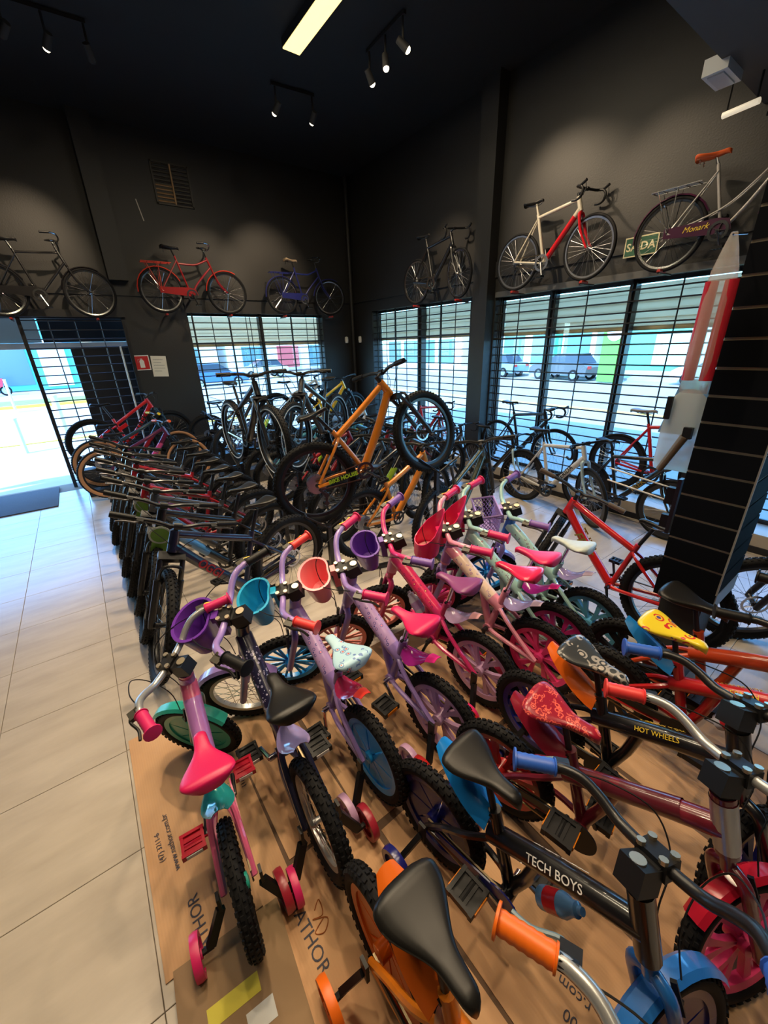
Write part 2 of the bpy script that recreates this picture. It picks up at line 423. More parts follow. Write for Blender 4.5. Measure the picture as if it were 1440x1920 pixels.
def window(n, along, u0, u1, z0, z1, plane, mull, shutter_z):
    """along 'x' (left wall, plane is Y) or 'y' (right wall, plane is X)"""
    def P(u, d, z): return (u, plane + d, z) if along == 'x' else (plane + d, u, z)
    def S(du, dd, dz): return (du, dd, dz) if along == 'x' else (dd, du, dz)
    def fr(b):
        b.box(P((u0 + u1) / 2, 0.18, z1 - 0.02), S(u1 - u0, 0.06, 0.04)); b.box(P((u0 + u1) / 2, 0.18, z0 + 0.02), S(u1 - u0, 0.06, 0.04))
        for u in (u0 + 0.02, u1 - 0.02): b.box(P(u, 0.18, (z0 + z1) / 2), S(0.04, 0.06, z1 - z0))
    f = struct('window_%d' % n, fr, FRAME)
    us = [u0 + 0.04] + sorted(mull) + [u1 - 0.04]
    for u in mull: one('mullion', lambda b: b.box(P(u, 0.14, (z0 + z1) / 2), S(0.07, 0.12, z1 - z0)), FRAME, f, None, 0)
    for a, c in zip(us[:-1], us[1:]):
        one('pane', lambda b: b.box(P((a + c) / 2, 0.19, (z0 + z1) / 2), S(c - a - 0.02, 0.006, z1 - z0 - 0.06)), GLASS, f, None, 0)
        ns = 5; sh = (z1 - 0.05 - shutter_z) / ns
        for k in range(ns):
            one('shutter_slat', lambda b: b.box(P((a + c) / 2, 0.225 + 0.014 * (k % 2), shutter_z + sh * (k + 0.5)), S(c - a + 0.03, 0.012, sh + 0.006)), SHUT, f, None, 0)
        one('shutter_rail', lambda b: b.box(P((a + c) / 2, 0.235, shutter_z - 0.02), S(c - a + 0.03, 0.03, 0.05)), mat('rail_tan', (0.50, 0.36, 0.20), 0.6), f, None, 0)
    return f
window(1, 'x', 1.86, 4.56, 0.18, 2.72, YW, [3.22], 2.2)
window(2, 'y', 4.72, 7.62, 0.2, 2.75, XW, [6.17], 2.22)
window(3, 'y', -2.2, 4.38, 0.2, 2.69, XW, [3.49, 2.47, 1.4, 0.3, -0.9], 2.2)

def grille(label, along, plane, u0, u1, z0, z1, thick, thin, dz=0.115):
    def P(u, z, d=0): return (u, plane + d, z) if along == 'x' else (plane + d, u, z)
    g = thing('window_grille', label, 'grille', P(u0, z0))
    org = Vector(P(u0, z0))
    def L(p): return Vector(p) - org
    for u in thick: one('upright', lambda b: b.bar(L(P(u, z0)), L(P(u, z1 + 0.1)), 0.026, 0.026, (1, 0, 0) if along == 'y' else (0, 1, 0)), GRIL, g, None, 0)
    for u in thin: one('rod', lambda b: b.tube([L(P(u, z0)), L(P(u, z1))], 0.008, 6), GRIL, g)
    k = 0; z = z0 + 0.06
    while z < z1:
        big = abs(z - 2.17) < dz / 2
        one('rod', lambda b: b.tube([L(P(u0, z, -0.012)), L(P(u1, z, -0.012))], 0.014 if big else 0.0085, 6), GRIL, g)
        z += dz; k += 1
    return g
grille('black iron security grille over the window in the left wall', 'x', YW + 0.06, 1.78, 4.62, 0.2, 2.74, [1.95, 2.6, 3.22, 3.86, 4.5], [2.28, 2.92, 3.0, 3.55, 4.2, 4.38])
grille('black iron security grille over the window right of the corner', 'y', XW + 0.06, 4.70, 7.66, 0.2, 2.78, [4.9, 5.6, 6.2, 6.9, 7.5], [5.25, 5.9, 6.55, 7.2])
grille('black iron grille over the wide shop window with tall mullions', 'y', XW + 0.05, -2.2, 4.38, 0.22, 2.68, [3.49, 2.47, 1.4, 0.3], [3.98, 2.98, 1.95, 0.85, 4.3, 3.42, 4.34])
# entrance: post, side grille with dark panel behind, open doorway
DM = mat('door_steel', (0.02, 0.02, 0.022), 0.35)
dr = struct('door_1', lambda b: [b.box((-0.47, YW + 0.02, 1.31), (0.05, 0.06, 2.62)), b.box((0.86, YW + 0.02, 1.31), (0.05, 0.06, 2.62)), b.box((-3.58, YW + 0.02, 1.31), (0.05, 0.06, 2.62))], DM)
one('lintel', lambda b: b.box((-1.35, YW + 0.12, 2.645), (4.5, 0.2, 0.06)), DM, dr, None, 0)
g = grille('black iron side grille between the door post and the sign', 'x', YW + 0.03, -0.45, 0.84, 0.05, 2.6, [], [-0.13, 0.2, 0.53], 0.13)
one('dark_panel', lambda b: b.box((0.47, 8.95, 1.1), (0.85, 0.06, 2.2)), mat('dark_board', (0.012, 0.012, 0.013), 0.5))
tag(bpy.data.objects['dark_panel'], 'tall black board standing outside behind the side grille', 'panel')
fb = thing('fascia_beam', 'long white beam under the awning outside the entrance', 'beam', (-1.5, 9.0, 2.24))
one('beam', lambda b: b.box((0, 0, 0), (5.0, 0.10, 0.09)), mat('beam_white', (0.7, 0.72, 0.7), 0.5), fb, None, 0)
one('shutter_box', lambda b: b.box((-0.6, 0.05, 0.36), (3.6, 0.04, 0.62)), mat('shutter_green', (0.55, 0.56, 0.48), 0.5), fb, None, 0)
one('dark_fascia', lambda b: b.box((1.9, 0.05, 0.36), (1.36, 0.04, 0.62)), MATS['dark_board'], fb, None, 0)
one('door_rod', lambda b: b.tube([(0, 0, 0), (-0.0, 0, 2.2)], 0.014, 8), mat('white_rod', (0.7, 0.7, 0.68), 0.4), None, Matrix.Translation((0.72, 8.32, 0)))
tag(bpy.data.objects['door_rod'], 'white upright rod beside the side grille', 'rod')
tag(one('door_mat', lambda b: b.box((-1.5, 7.95, 0.008), (1.6, 1.15, 0.014)), mat('mat_fibre', (0.06, 0.07, 0.09), 0.95, bump=0.8, bscale=250, var=0.4, vscale=120), None, None, 0), 'dark grey fibre doormat on the tiles at the entrance', 'doormat')

# ------------------------------------------------------------------ slat pillar
SLAT = mat('slat_board', (0.0055, 0.0065, 0.009), 0.75, spec=0.04)
EDGEM = mat('slat_edge', (0.34, 0.26, 0.16), 0.6)
PX0, PX1, PY0, PY1 = 2.5, 2.87, 0.40, 0.685
pl = thing('slatwall_pillar', 'pillar clad in black slatwall panels at the right edge', 'pillar', (PX0, PY0, 0))
def L(x, y, z): return (x - PX0, y - PY0, z)
one('core', lambda b: b.box(L((PX0 + PX1) / 2 + 0.02, (PY0 + PY1) / 2 + 0.01, 1.95), (PX1 - PX0 - 0.09, PY1 - PY0 - 0.08, 3.9)), mat('pillar_core', (0.04, 0.045, 0.045), 0.6), pl, None, 0)
one('groove_backing', lambda b: b.box(L((PX0 + PX1) / 2, (PY0 + PY1) / 2, 2.33), (PX1 - PX0 - 0.006, PY1 - PY0 - 0.006, 3.1)), EDGEM, pl, None, 0)
gz = 0.129; zb = 0.77
k = 0
while zb + gz * k < 3.85:
    z = zb + gz * k; hh = gz - 0.013
    one('slat', lambda b: b.box(L(PX0 + 0.004, (PY0 + PY1) / 2, z + gz / 2), (0.014, PY1 - PY0 - 0.004, hh)), SLAT, pl, None, 0)
    one('slat', lambda b: b.box(L((PX0 + PX1) / 2 + 0.008, PY0 + 0.004, z + gz / 2), (PX1 - PX0 - 0.016, 0.014, hh)), SLAT, pl, None, 0)
    one('slat', lambda b: b.box(L((PX0 + PX1) / 2 + 0.008, PY1 - 0.004, z + gz / 2), (PX1 - PX0 - 0.016, 0.014, hh)), SLAT, pl, None, 0)
    k += 1
one('end_strip', lambda b: b.box(L((PX0 + PX1) / 2, PY0 + 0.002, zb - 0.05), (PX1 - PX0, 0.012, 0.10)), mat('grey_board', (0.30, 0.34, 0.35), 0.5), pl, None, 0)
one('lower_board', lambda b: b.box(L(PX0 + 0.004, (PY0 + PY1) / 2, zb - 0.06), (0.014, PY1 - PY0, 0.13)), SLAT, pl, None, 0)
one('corner_bead', lambda b: b.box(L(PX0, PY0, 2.3), (0.008, 0.008, 3.06)), mat('corner_metal', (0.25, 0.24, 0.22), 0.4), pl, None, 0)
# ------------------------------------------------------------------ lamps
WARM = (1.0, 0.76, 0.50)
LEDM = mat('led_diffuser', (0.9, 0.8, 0.5), 0.5, emit=(1.0, 0.72, 0.26), estr=1.9)
def led_bar(x, y0, y1, label, en=58):
    t = thing('linear_lamp', label, 'lamp', (x, (y0 + y1) / 2, ZC - 0.002), 'linear ceiling lamps')
    Ln = y1 - y0
    one('housing', lambda b: b.box((0, 0, -0.04), (0.21, Ln, 0.08)), CEIL, t, None, 0)
    one('diffuser', lambda b: b.box((0, 0, -0.085), (0.20, Ln - 0.01, 0.012)), LEDM, t, None, 0)
    d = bpy.data.lights.new('linear_light', 'AREA'); d.shape = 'RECTANGLE'; d.size = 0.18; d.size_y = Ln - 0.1; d.energy = en; d.color = (1.0, 0.84, 0.58)
    o = bpy.data.objects.new('linear_light', d); COL.objects.link(o); o.parent = t; o.location = (0, 0, -0.10)
led_bar(2.83, 3.0, 5.40, 'glowing linear ceiling lamp at the top of the picture')
led_bar(0.95, 2.2, 4.62, 'linear ceiling lamp running just above the picture edge')
led_bar(2.83, -1.6, 0.9, 'added linear ceiling lamp out of view above the boys bikes', 22)  # extra lamp out of view, continues the lamp line to add light
led_bar(0.6, -2.0, 0.4, 'added linear ceiling lamp out of view right above the camera', 18)  # unseen lamp put in to light the kids bikes
led_bar(-1.6, 1.0, 3.4, 'added linear ceiling lamp out of view above the bare tiles', 18)  # unseen extra lamp, added for more light on the left

BULB = mat('bulb', (1, 0.9, 0.7), 0.4, emit=(1.0, 0.85, 0.6), estr=6.0)
def spot_lamp(parent, off, target, energy, angle, lit=True, label=None):
    base = parent.location + Vector(off)
    a = Vector(off)
    d = (Vector(target) - (base + Vector((0, 0, -0.22)))).normalized()
    h = a + Vector((0, 0, -0.22))
    one('stem', lambda b: b.tube([a, h], 0.012, 8), CEIL, parent)
    sh = one('lamp_head', lambda b: b.tube([h - d * 0.07, h + d * 0.06], [0.034, 0.04], 12), CEIL, parent)
    one('bulb', lambda b: b.tube([h + d * 0.055, h + d * 0.066, h + d * 0.080, h + d * 0.088], [0.033, 0.033, 0.024, 0.008], 12), BULB if lit else CEIL, sh)
    if lit:
        l = bpy.data.lights.new('spot_light', 'SPOT'); l.energy = energy; l.spot_size = R_(angle); l.spot_blend = 0.9; l.color = WARM; l.shadow_soft_size = 0.04
        o = bpy.data.objects.new('spot_light', l); COL.objects.link(o); o.parent = parent
        o.location = h + d * 0.10; o.rotation_euler = d.to_track_quat('-Z', 'Y').to_euler()
def track(label, p0, p1, lamps):
    t = thing('track_light', label, 'lamp', p0, 'track lights')
    dv = Vector(p1) - Vector(p0)
    one('rail', lambda b: b.bar((0, 0, -0.02), dv + Vector((0, 0, -0.02)), 0.035, 0.03), CEIL, t, None, 0)
    for f, tgt, en, an, lit in lamps: spot_lamp(t, dv * f + Vector((0, 0, -0.03)), tgt, en, an, lit)
track('black track light with one lit spot in the top left corner', (0.25, 6.3, ZC), (0.98, 6.25, ZC), [(0.05, (-1, 8.3, 3.6), 0, 60, False), (0.5, (-0.2, 8.35, 3.25), 260, 46, True), (0.97, (1.8, 8.3, 3.0), 0, 60, False)])
track('black track light with two spots over the middle of the left wall', (2.92, 6.2, ZC), (3.5, 6.15, ZC), [(0.08, (2.2, 8.35, 2.95), 170, 44, True), (0.95, (3.45, 8.35, 3.2), 220, 46, True)])
track('black track light with three spots beside the glowing linear lamp', (3.62, 5.05, ZC), (3.6, 4.35, ZC), [(0.05, (5.3, 5.4, 2.95), 240, 44, True), (0.5, (3.3, 3.7, 0.6), 330, 85, True), (0.95, (5.35, 3.35, 3.35), 230, 50, True)])
track('black track light on the ceiling above the wide shop window', (3.9, 3.3, ZC), (3.9, 2.6, ZC), [(0.1, (5.3, 2.0, 3.0), 140, 52, True), (0.9, (2.6, 1.6, 0.3), 190, 80, True)])
track('black track light above the girls bikes', (0.4, 1.9, ZC), (1.4, 1.9, ZC), [(0.05, (0.3, 1.4, 0.3), 150, 72, True), (0.95, (1.7, 1.2, 0.3), 150, 72, True)])
track('black track light above the boys bikes', (1.0, 0.3, ZC), (2.0, 0.3, ZC), [(0.05, (0.7, 0.4, 0.3), 120, 72, True), (0.95, (1.9, 0.6, 0.3), 120, 72, True)])
track('added black track light out of view above the row of mountain bikes', (0.7, 3.6, ZC), (0.7, 4.4, ZC), [(0.1, (0.6, 3.4, 0.4), 330, 80, True), (0.9, (0.8, 5.6, 0.4), 330, 80, True)])  # out-of-view track added to brighten the mountain bikes
track('added black track light out of view above the tiles left of the mountain bikes', (-1.2, 2.4, ZC), (-1.2, 3.2, ZC), [(0.1, (-0.9, 1.2, 0.0), 50, 95, True), (0.9, (-1.0, 3.6, 0.0), 30, 90, True)])  # unseen track put in as extra light on the left tiles
el = thing('emergency_light', 'pale square emergency light at the edge of the grey soffit', 'lamp', (4.45, 1.67, 3.92))
one('housing', lambda b: b.box((0, 0, -0.03), (0.3, 0.16, 0.1)), mat('emergency_white', (0.65, 0.68, 0.7), 0.4), el, None, 0)
one('lens', lambda b: b.box((0, 0, -0.085), (0.24, 0.1, 0.01)), mat('lens_grey', (0.5, 0.55, 0.58), 0.3), el, None, 0)
tb = thing('tube_lamp', 'short tube lamp hanging beside the emergency light', 'lamp', (4.75, 1.6, 3.72))
one('tube', lambda b: b.tube([(-0.02, -0.12, 0), (0.02, 0.12, 0.0)], 0.022, 10), mat('tube_white', (0.8, 0.75, 0.65), 0.4, emit=(1, 0.85, 0.6), estr=0.5), tb)
one('holder', lambda b: b.tube([(-0.02, -0.1, 0.0), (-0.02, -0.1, 0.2)], 0.008, 6), CEIL, tb); one('holder', lambda b: b.tube([(0.02, 0.1, 0.0), (0.02, 0.1, 0.2)], 0.008, 6), CEIL, tb)

# ------------------------------------------------------------------ bicycle pieces
def tyre_fn(R, tr, nk=0, knob=(0.012, 0.009, 0.005), seg=60):
    def fn(b):
        rc = R - tr
        b.lathe([(rc + tr * math.cos(a), tr * math.sin(a)) for a in [2 * PI * i / 10 for i in range(10)]], (0, 0, 0), seg)
        for i in range(nk):
            a0 = 2 * PI * i / nk
            for row, ph in ((-0.95, 0), (-0.33, 0.5), (0.33, 0), (0.95, 0.5)):
                a = a0 + ph * 2 * PI / nk; th = row * 0.95
                e = Vector((math.cos(a), 0, math.sin(a))); tn = Vector((-math.sin(a), 0, math.cos(a)))
                n = e * math.cos(th) + Vector((0, 1, 0)) * math.sin(th); si = n.cross(tn)
                c = e * rc + n * (tr + knob[2] * 0.35)
                M = Matrix((tn, si, n)).transposed()
                b.box(c, knob, M)
    return fn
def rim_fn(r0, r1, wd, hub_r=0.018, hub_w=0.08):
    def fn(b):
        b.lathe([(r0, -wd / 2), (r1, -wd / 2 * 0.8), (r1, wd / 2 * 0.8), (r0, wd / 2)], (0, 0, 0), 48)
        b.lathe([(0.001, -hub_w / 2), (0.007, -hub_w / 2), (hub_r, -hub_w / 2 + 0.012), (hub_r * 0.7, 0), (hub_r, hub_w / 2 - 0.012), (0.007, hub_w / 2), (0.001, hub_w / 2)], (0, 0, 0), 12)
    return fn
def spokes_fn(r, n, hub_r, hw, sr=0.0013):
    def fn(b):
        for i in range(n):
            a = 2 * PI * i / n; s = 1 if i % 2 else -1; off = 0.35 if (i // 2) % 2 else -0.35
            b.tube([(hub_r * math.cos(a + off * 2), s * hw, hub_r * math.sin(a + off * 2)), (r * math.cos(a), 0, r * math.sin(a))], sr, 3, False)
    return fn
def mag_fn(R, tr, kind):
    r1 = R - 2 * tr + 0.010; r0 = r1 - 0.028
    def fn(b):
        b.lathe([(r0, -0.016), (r1, -0.02), (r1, 0.02), (r0, 0.016)], (0, 0, 0), 48)
        b.lathe([(0.008, -0.04), (0.03, -0.036), (0.03, 0.036), (0.008, 0.04)], (0, 0, 0), 16)
        if kind == 'thin':
            for i in range(10):
                a = 2 * PI * i / 10
                for o in (-0.11, 0.11):
                    b.bar((0.026 * math.cos(a), 0, 0.026 * math.sin(a)), ((r0 + 0.004) * math.cos(a + o), 0, (r0 + 0.004) * math.sin(a + o)), 0.016, 0.007, (0, 1, 0))
        elif kind == 'wide':
            for i in range(6):
                a = 2 * PI * i / 6
                for o in (-0.22, 0.22):
                    e = Vector((math.cos(a), 0, math.sin(a))); q = Vector((math.cos(a + o), 0, math.sin(a + o)))
                    n = Vector((-math.sin(a + o), 0, math.cos(a + o)))
                    secs = []
                    for t, wd in ((0.024, 0.012), (0.5 * r0, 0.020), (r0 + 0.004, 0.034)):
                        c = e * t * (1 - t / r0) + q * t * (t / r0)
                        secs.append([c + n * sx * wd / 2 + Vector((0, sy * 0.011, 0)) for sx, sy in ((-1, -1), (1, -1), (1, 1), (-1, 1))])
                    b.loft(secs)
        else:  # near-solid dished disc with slots
            for i in range(7):
                a = 2 * PI * i / 7
                secs = []
                for t, hw in ((0.026, 0.26), (0.4 * r0, 0.38), (0.75 * r0, 0.41), (r0 + 0.003, 0.449)):
                    sec = []
                    for yy in (-0.008, 0.008):
                        rng = [-1, -0.33, 0.33, 1] if yy < 0 else [1, 0.33, -0.33, -1]
                        for f in rng: sec.append((t * math.cos(a + f * hw), yy + 0.010 * (1 - t / r0), t * math.sin(a + f * hw)))
                    secs.append(sec)
                b.loft(secs)
    return fn
def grip_fn(p0, p1, r, flange=True):
    def fn(b):
        a = Vector(p0); c = Vector(p1); n = 13; pts = []; rr = []
        for i in range(n):
            t = i / (n - 1); pts.append(a.lerp(c, t)); rr.append(r * (1.0 + (0.06 if i % 2 else -0.02)))
        d = (c - a).normalized()
        if flange:
            pts += [c + d * 0.001, c + d * 0.007, c + d * 0.009]; rr += [r * 1.5, r * 1.5, r * 1.1]
            pts = [a - d * 0.006, a - d * 0.001] + pts; rr = [r * 1.15, r * 1.2] + rr
        b.tube(pts, rr, 14)
    return fn
def saddle_fn(nose, rear, hw, kids=False):
    # nose, rear: (x, z) ends of the top
    def fn(b):
        L = nose[0] - rear[0]; secs = []
        for i in range(25):
            t = (i / 24.0); t = t * t * (3 - 2 * t) * 0.5 + t * 0.5        # 0 rear .. 1 nose
            x = rear[0] + L * t
            if t < 0.12: wdt = hw * (0.42 + 0.58 * math.sqrt(max(0, 1 - ((0.12 - t) / 0.125) ** 2)))
            else:
                u = min(1.0, max(0.0, (t - 0.16) / 0.56)); q = u * u * (3 - 2 * u)
                nw = (0.031 if kids else 0.022) * (1.0 - 0.25 * max(0, t - 0.7) / 0.3)
                wdt = hw * (1 - q) + nw * q
                if t > 0.90: wdt *= math.sqrt(max(0.06, 1 - ((t - 0.90) / 0.105) ** 2))
            z = rear[1] + (nose[1] - rear[1]) * t - 0.012 * math.sin(PI * min(1, t * 1.15))
            if t < 0.12: z -= 0.016 * ((0.12 - t) / 0.12) ** 2
            if t > 0.9: z -= 0.012 * ((t - 0.9) / 0.1) ** 2
            th = (0.05 if kids else 0.04) * (1 - 0.25 * t)
            sec = []
            for k in range(18):
                a = 2 * PI * k / 18
                yy = wdt * math.copysign(abs(math.cos(a)) ** 0.75, math.cos(a))
                if math.sin(a) >= 0:
                    zz = z - 0.35 * th + 0.35 * th * math.sin(a) ** 0.8
                    if t < 0.7: zz -= 0.007 * math.exp(-(yy / 0.014) ** 2) * math.sin(PI * t / 0.7)
                else: zz = z - 0.35 * th - 0.65 * th * abs(math.sin(a)) ** 0.5
                sec.append((x, yy * (1 if math.sin(a) >= -0.2 else 0.85), zz))
            secs.append(sec)
        b.loft(secs)
    return fn
def rails_fn(top, cx):
    def fn(b):
        for s in (-1, 1): b.tube(cr([(cx + 0.10, s * 0.015, top - 0.03), (cx + 0.05, s * 0.022, top - 0.05), (cx - 0.05, s * 0.022, top - 0.05), (cx - 0.10, s * 0.03, top - 0.025)], 3), 0.0035, 5)
    return fn
def pedal_fn(b):
    b.box((0, 0, 0), (0.086, 0.014, 0.024)); b.box((0, 0.062, 0), (0.086, 0.014, 0.024))
    for x in (-0.038, -0.013, 0.013, 0.038): b.box((x, 0.031, 0), (0.010, 0.062, 0.02))
    b.tube([(0, -0.025, 0), (0, 0.07, 0)], 0.007, 8)
def refl_fn(b): b.box((0.044, 0.031, 0), (0.004, 0.05, 0.014)); b.box((-0.044, 0.031, 0), (0.004, 0.05, 0.014))
def kidpedal_fn(b):
    for s in (-1, 1):
        b.box((s * 0.044, 0.04, 0), (0.014, 0.10, 0.028)); b.box((0, 0.04 + s * 0.042, 0), (0.09, 0.012, 0.026)); b.box((s * 0.014, 0.04, 0.0), (0.010, 0.08, 0.018))
    b.box((0, 0.04, 0), (0.075, 0.075, 0.008)); b.tube([(0, -0.02, 0), (0, 0.08, 0)], 0.008, 8)
def crank_fn(bb, L, ringr, y, nteeth=32, ang=0.5):
    def fn(b):
        pts = []
        for i in range(nteeth * 2):
            a = PI * i / nteeth; rr = ringr + (0.003 if i % 2 else -0.002); pts.append((rr, a))
        secs = [[(bb[0] + r * math.cos(a), yy, bb[1] + r * math.sin(a)) for r, a in pts] for yy in (-y - 0.002, -y + 0.002)]
        inner = [[(bb[0] + ringr * 0.72 * math.cos(a), yy, bb[1] + ringr * 0.72 * math.sin(a)) for r, a in pts] for yy in (-y + 0.002, -y - 0.002)]
        b.loft(secs + inner + [secs[0]], cap=False)
        for i in range(5):
            a = 2 * PI * i / 5; b.bar((bb[0], -y, bb[1]), (bb[0] + ringr * 0.78 * math.cos(a), -y, bb[1] + ringr * 0.78 * math.sin(a)), 0.004, 0.014, (0, 1, 0))
        b.tube([(bb[0], -y - 0.02, bb[1]), (bb[0], y + 0.02, bb[1])], 0.016, 10)
        for s in (-1, 1):
            a = ang if s < 0 else ang + PI
            p = Vector((bb[0], s * (y + 0.014), bb[1])); q = p + Vector((math.cos(a) * L, s * 0.015, math.sin(a) * L))
            b.tube([p, p.lerp(q, 0.5), q], [0.013, 0.010, 0.011], 8)
    return fn
def pedal_mats(bb, L, y, ang):
    out = []
    for s in (-1, 1):
        a = ang if s < 0 else ang + PI
        p = Vector((bb[0] + math.cos(a) * L, s * (y + 0.045), bb[1] + math.sin(a) * L))
        M = Matrix.Translation(p)
        if s < 0: M = M @ Matrix.Rotation(PI, 4, 'Z')
        out.append(M)
    return out
def chain_fn(bb, ringr, cogr, zr, y):
    def fn(b):
        for sg in (1, -1): b.bar((0, -y, zr + sg * cogr), (bb[0], -y, bb[1] + sg * ringr), 0.007, 0.009)
    return fn
def rotor_fn(y, r=0.08):
    def fn(b):
        b.lathe([(r * 0.8, y - 0.001), (r, y - 0.001), (r, y + 0.001), (r * 0.8, y + 0.001)], (0, 0, 0), 32)
        for i in range(6):
            a = 2 * PI * i / 6; b.bar((0.015 * math.cos(a), y, 0.015 * math.sin(a)), (r * 0.85 * math.cos(a + 0.5), y, r * 0.85 * math.sin(a + 0.5)), 0.002, 0.008, (0, 1, 0))
    return fn
def cassette_fn(b):
    for i in range(7): b.disc((0, -0.022 - 0.0035 * i, 0), 0.085 - 0.0085 * i, 0.0018, 28)
def lever_fn(p0, p1, body=0.03, curve=0.035):
    # lever in front of the grip p0 (inner) .. p1 (outer)
    def fn(b):
        a = Vector(p0); c = Vector(p1); d = (c - a).normalized(); f = Vector((d.y, -d.x, 0)) if c.y > 0 else Vector((-d.y, d.x, 0))
        if f.x < 0: f = -f
        b.tube(cr([a - d * 0.035 + f * 0.02, a - d * 0.01 + f * (curve + 0.008), a + d * 0.05 + f * curve + Vector((0, 0, -0.008)), a + d * 0.095 + f * (curve + 0.012) + Vector((0, 0, -0.012))], 4), 0.006, 7)
    return fn
def leverbody_fn(p0, p1, big=1.0):
    def fn(b):
        a = Vector(p0); c = Vector(p1); d = (c - a).normalized(); f = Vector((d.y, -d.x, 0)) if c.y > 0 else Vector((-d.y, d.x, 0))
        if f.x < 0: f = -f
        m = a - d * 0.028; M = Matrix((d, f, Vector((0, 0, 1)))).transposed()
        b.tube([a - d * 0.045, a - d * 0.008], 0.017 * big, 10)
        b.box(m + f * 0.022, (0.045 * big, 0.036 * big, 0.020), M)
    return fn
def cable_fn(path, r=0.0026):
    def fn(b): b.tube(cr(path, 6), r, 5)
    return fn

def root_matrix(x, y, z, head, pitch, lean, sc):
    return Matrix.Translation((x, y, z)) @ Matrix.Rotation(R_(head), 4, 'Z') @ Matrix.Rotation(R_(-pitch), 4, 'Y') @ Matrix.Rotation(R_(lean), 4, 'X') @ Matrix.Scale(sc, 4)
def steer_matrix(hx, hz, ha, st):
    ax = Vector((-math.cos(R_(ha)), 0, math.sin(R_(ha)))); h = Vector((hx, 0, hz))
    return Matrix.Translation(h) @ Matrix.Rotation(R_(st), 4, ax) @ Matrix.Translation(-h)

# ------------------------------------------------------------------ children's bicycles
KR, KT, KW = 0.245, 0.030, 0.877
KBB = (0.36, 0.27)
def kx(z): return 0.85 - (z - 0.245) / 3.487
def kid_frame_girl(b):
    b.tube([(kx(0.60), 0, 0.60), (kx(0.82), 0, 0.82)], 0.034, 16)
    b.tube(cr([(kx(0.73), 0, 0.73), (0.60, 0, 0.665), (0.45, 0, 0.56), (0.315, 0, 0.47), (0.29, 0, 0.45)], 4), [0.042] * 12 + [0.038] * 5, 14)
    b.tube([(0.43, 0, 0.54), (0.40, 0, 0.40), (KBB[0], 0, KBB[1])], [0.026, 0.025, 0.024], 10)
    b.tube([(KBB[0], 0, KBB[1]), (0.262, 0, 0.60)], 0.023, 12)
    b.tube([(KBB[0], -0.035, KBB[1]), (KBB[0], 0.035, KBB[1])], 0.029, 12)
    for s in (-1, 1):
        b.tube(cr([(0.30, s * 0.015, 0.47), (0.22, s * 0.048, 0.42), (0.10, s * 0.058, 0.32), (0, s * 0.062, 0.245)], 4), 0.0135, 8)
        b.tube(cr([(KBB[0], s * 0.02, KBB[1]), (0.24, s * 0.048, 0.265), (0, s * 0.062, 0.245)], 4), 0.0135, 8)
def kid_frame_boy(b):
    b.tube([(kx(0.60), 0, 0.60), (kx(0.82), 0, 0.82)], 0.034, 16)
    b.tube(cr([(kx(0.69), 0, 0.69), (0.50, 0, 0.60), (0.30, 0, 0.505), (0.262, 0, 0.487)], 4), 0.036, 14)
    b.tube([(0.44, 0, 0.565), (0.41, 0, 0.42), (KBB[0], 0, KBB[1])], [0.024, 0.023, 0.024], 10)
    b.tube([(KBB[0], 0, KBB[1]), (0.262, 0, 0.62)], 0.023, 12)
    b.tube([(KBB[0], -0.035, KBB[1]), (KBB[0], 0.035, KBB[1])], 0.029, 12)
    for s in (-1, 1):
        b.tube(cr([(0.28, s * 0.015, 0.49), (0.20, s * 0.05, 0.44), (0.09, s * 0.06, 0.35), (0, s * 0.062, 0.245)], 4), 0.0135, 8)
        b.tube(cr([(KBB[0], s * 0.02, KBB[1]), (0.24, s * 0.048, 0.265), (0, s * 0.062, 0.245)], 4), 0.0135, 8)
def kid_fork(b):
    b.tube([(kx(0.535), 0, 0.535), (kx(0.60), 0, 0.60)], 0.022, 12)
    for s in (-1, 1): b.tube(cr([(kx(0.545), s * 0.008, 0.55), (kx(0.53), s * 0.05, 0.525), (0.80, s * 0.056, 0.44), (KW, s * 0.060, 0.245)], 4), 0.0195, 10)
def kid_stem(b):
    b.box((0.672, 0, 0.868), (0.078, 0.070, 0.07), Matrix.Rotation(0.25, 3, 'Y'))
    b.box((0.715, 0, 0.880), (0.05, 0.062, 0.034)); b.box((0.738, 0, 0.888), (0.056, 0.084, 0.048))
    b.tube([(kx(0.80), 0, 0.80), (kx(0.85), 0, 0.85)], 0.030, 12)
def kid_bolts(b):
    for x in (0.716, 0.760):
        for y in (-0.030, 0.030): b.disc((x, y, 0.916), 0.0115, 0.012, 8, 'z')
    b.disc((0.664, 0, 0.907), 0.020, 0.010, 14, 'z')
KGI, KGO = (0.655, 0.283, 0.955), (0.560, 0.348, 0.955)
def kid_bar(b):
    half = [(0.738, 0, 0.888), (0.738, 0.06, 0.888), (0.738, 0.12, 0.896), (0.730, 0.175, 0.925), (0.712, 0.222, 0.948), (0.68, 0.262, 0.956), KGI, KGO]
    pts = [(x, -y, z) for x, y, z in reversed(half[1:])] + half
    b.tube(cr(pts, 4), 0.0165, 12)
def flip(p): return (p[0], -p[1], p[2])
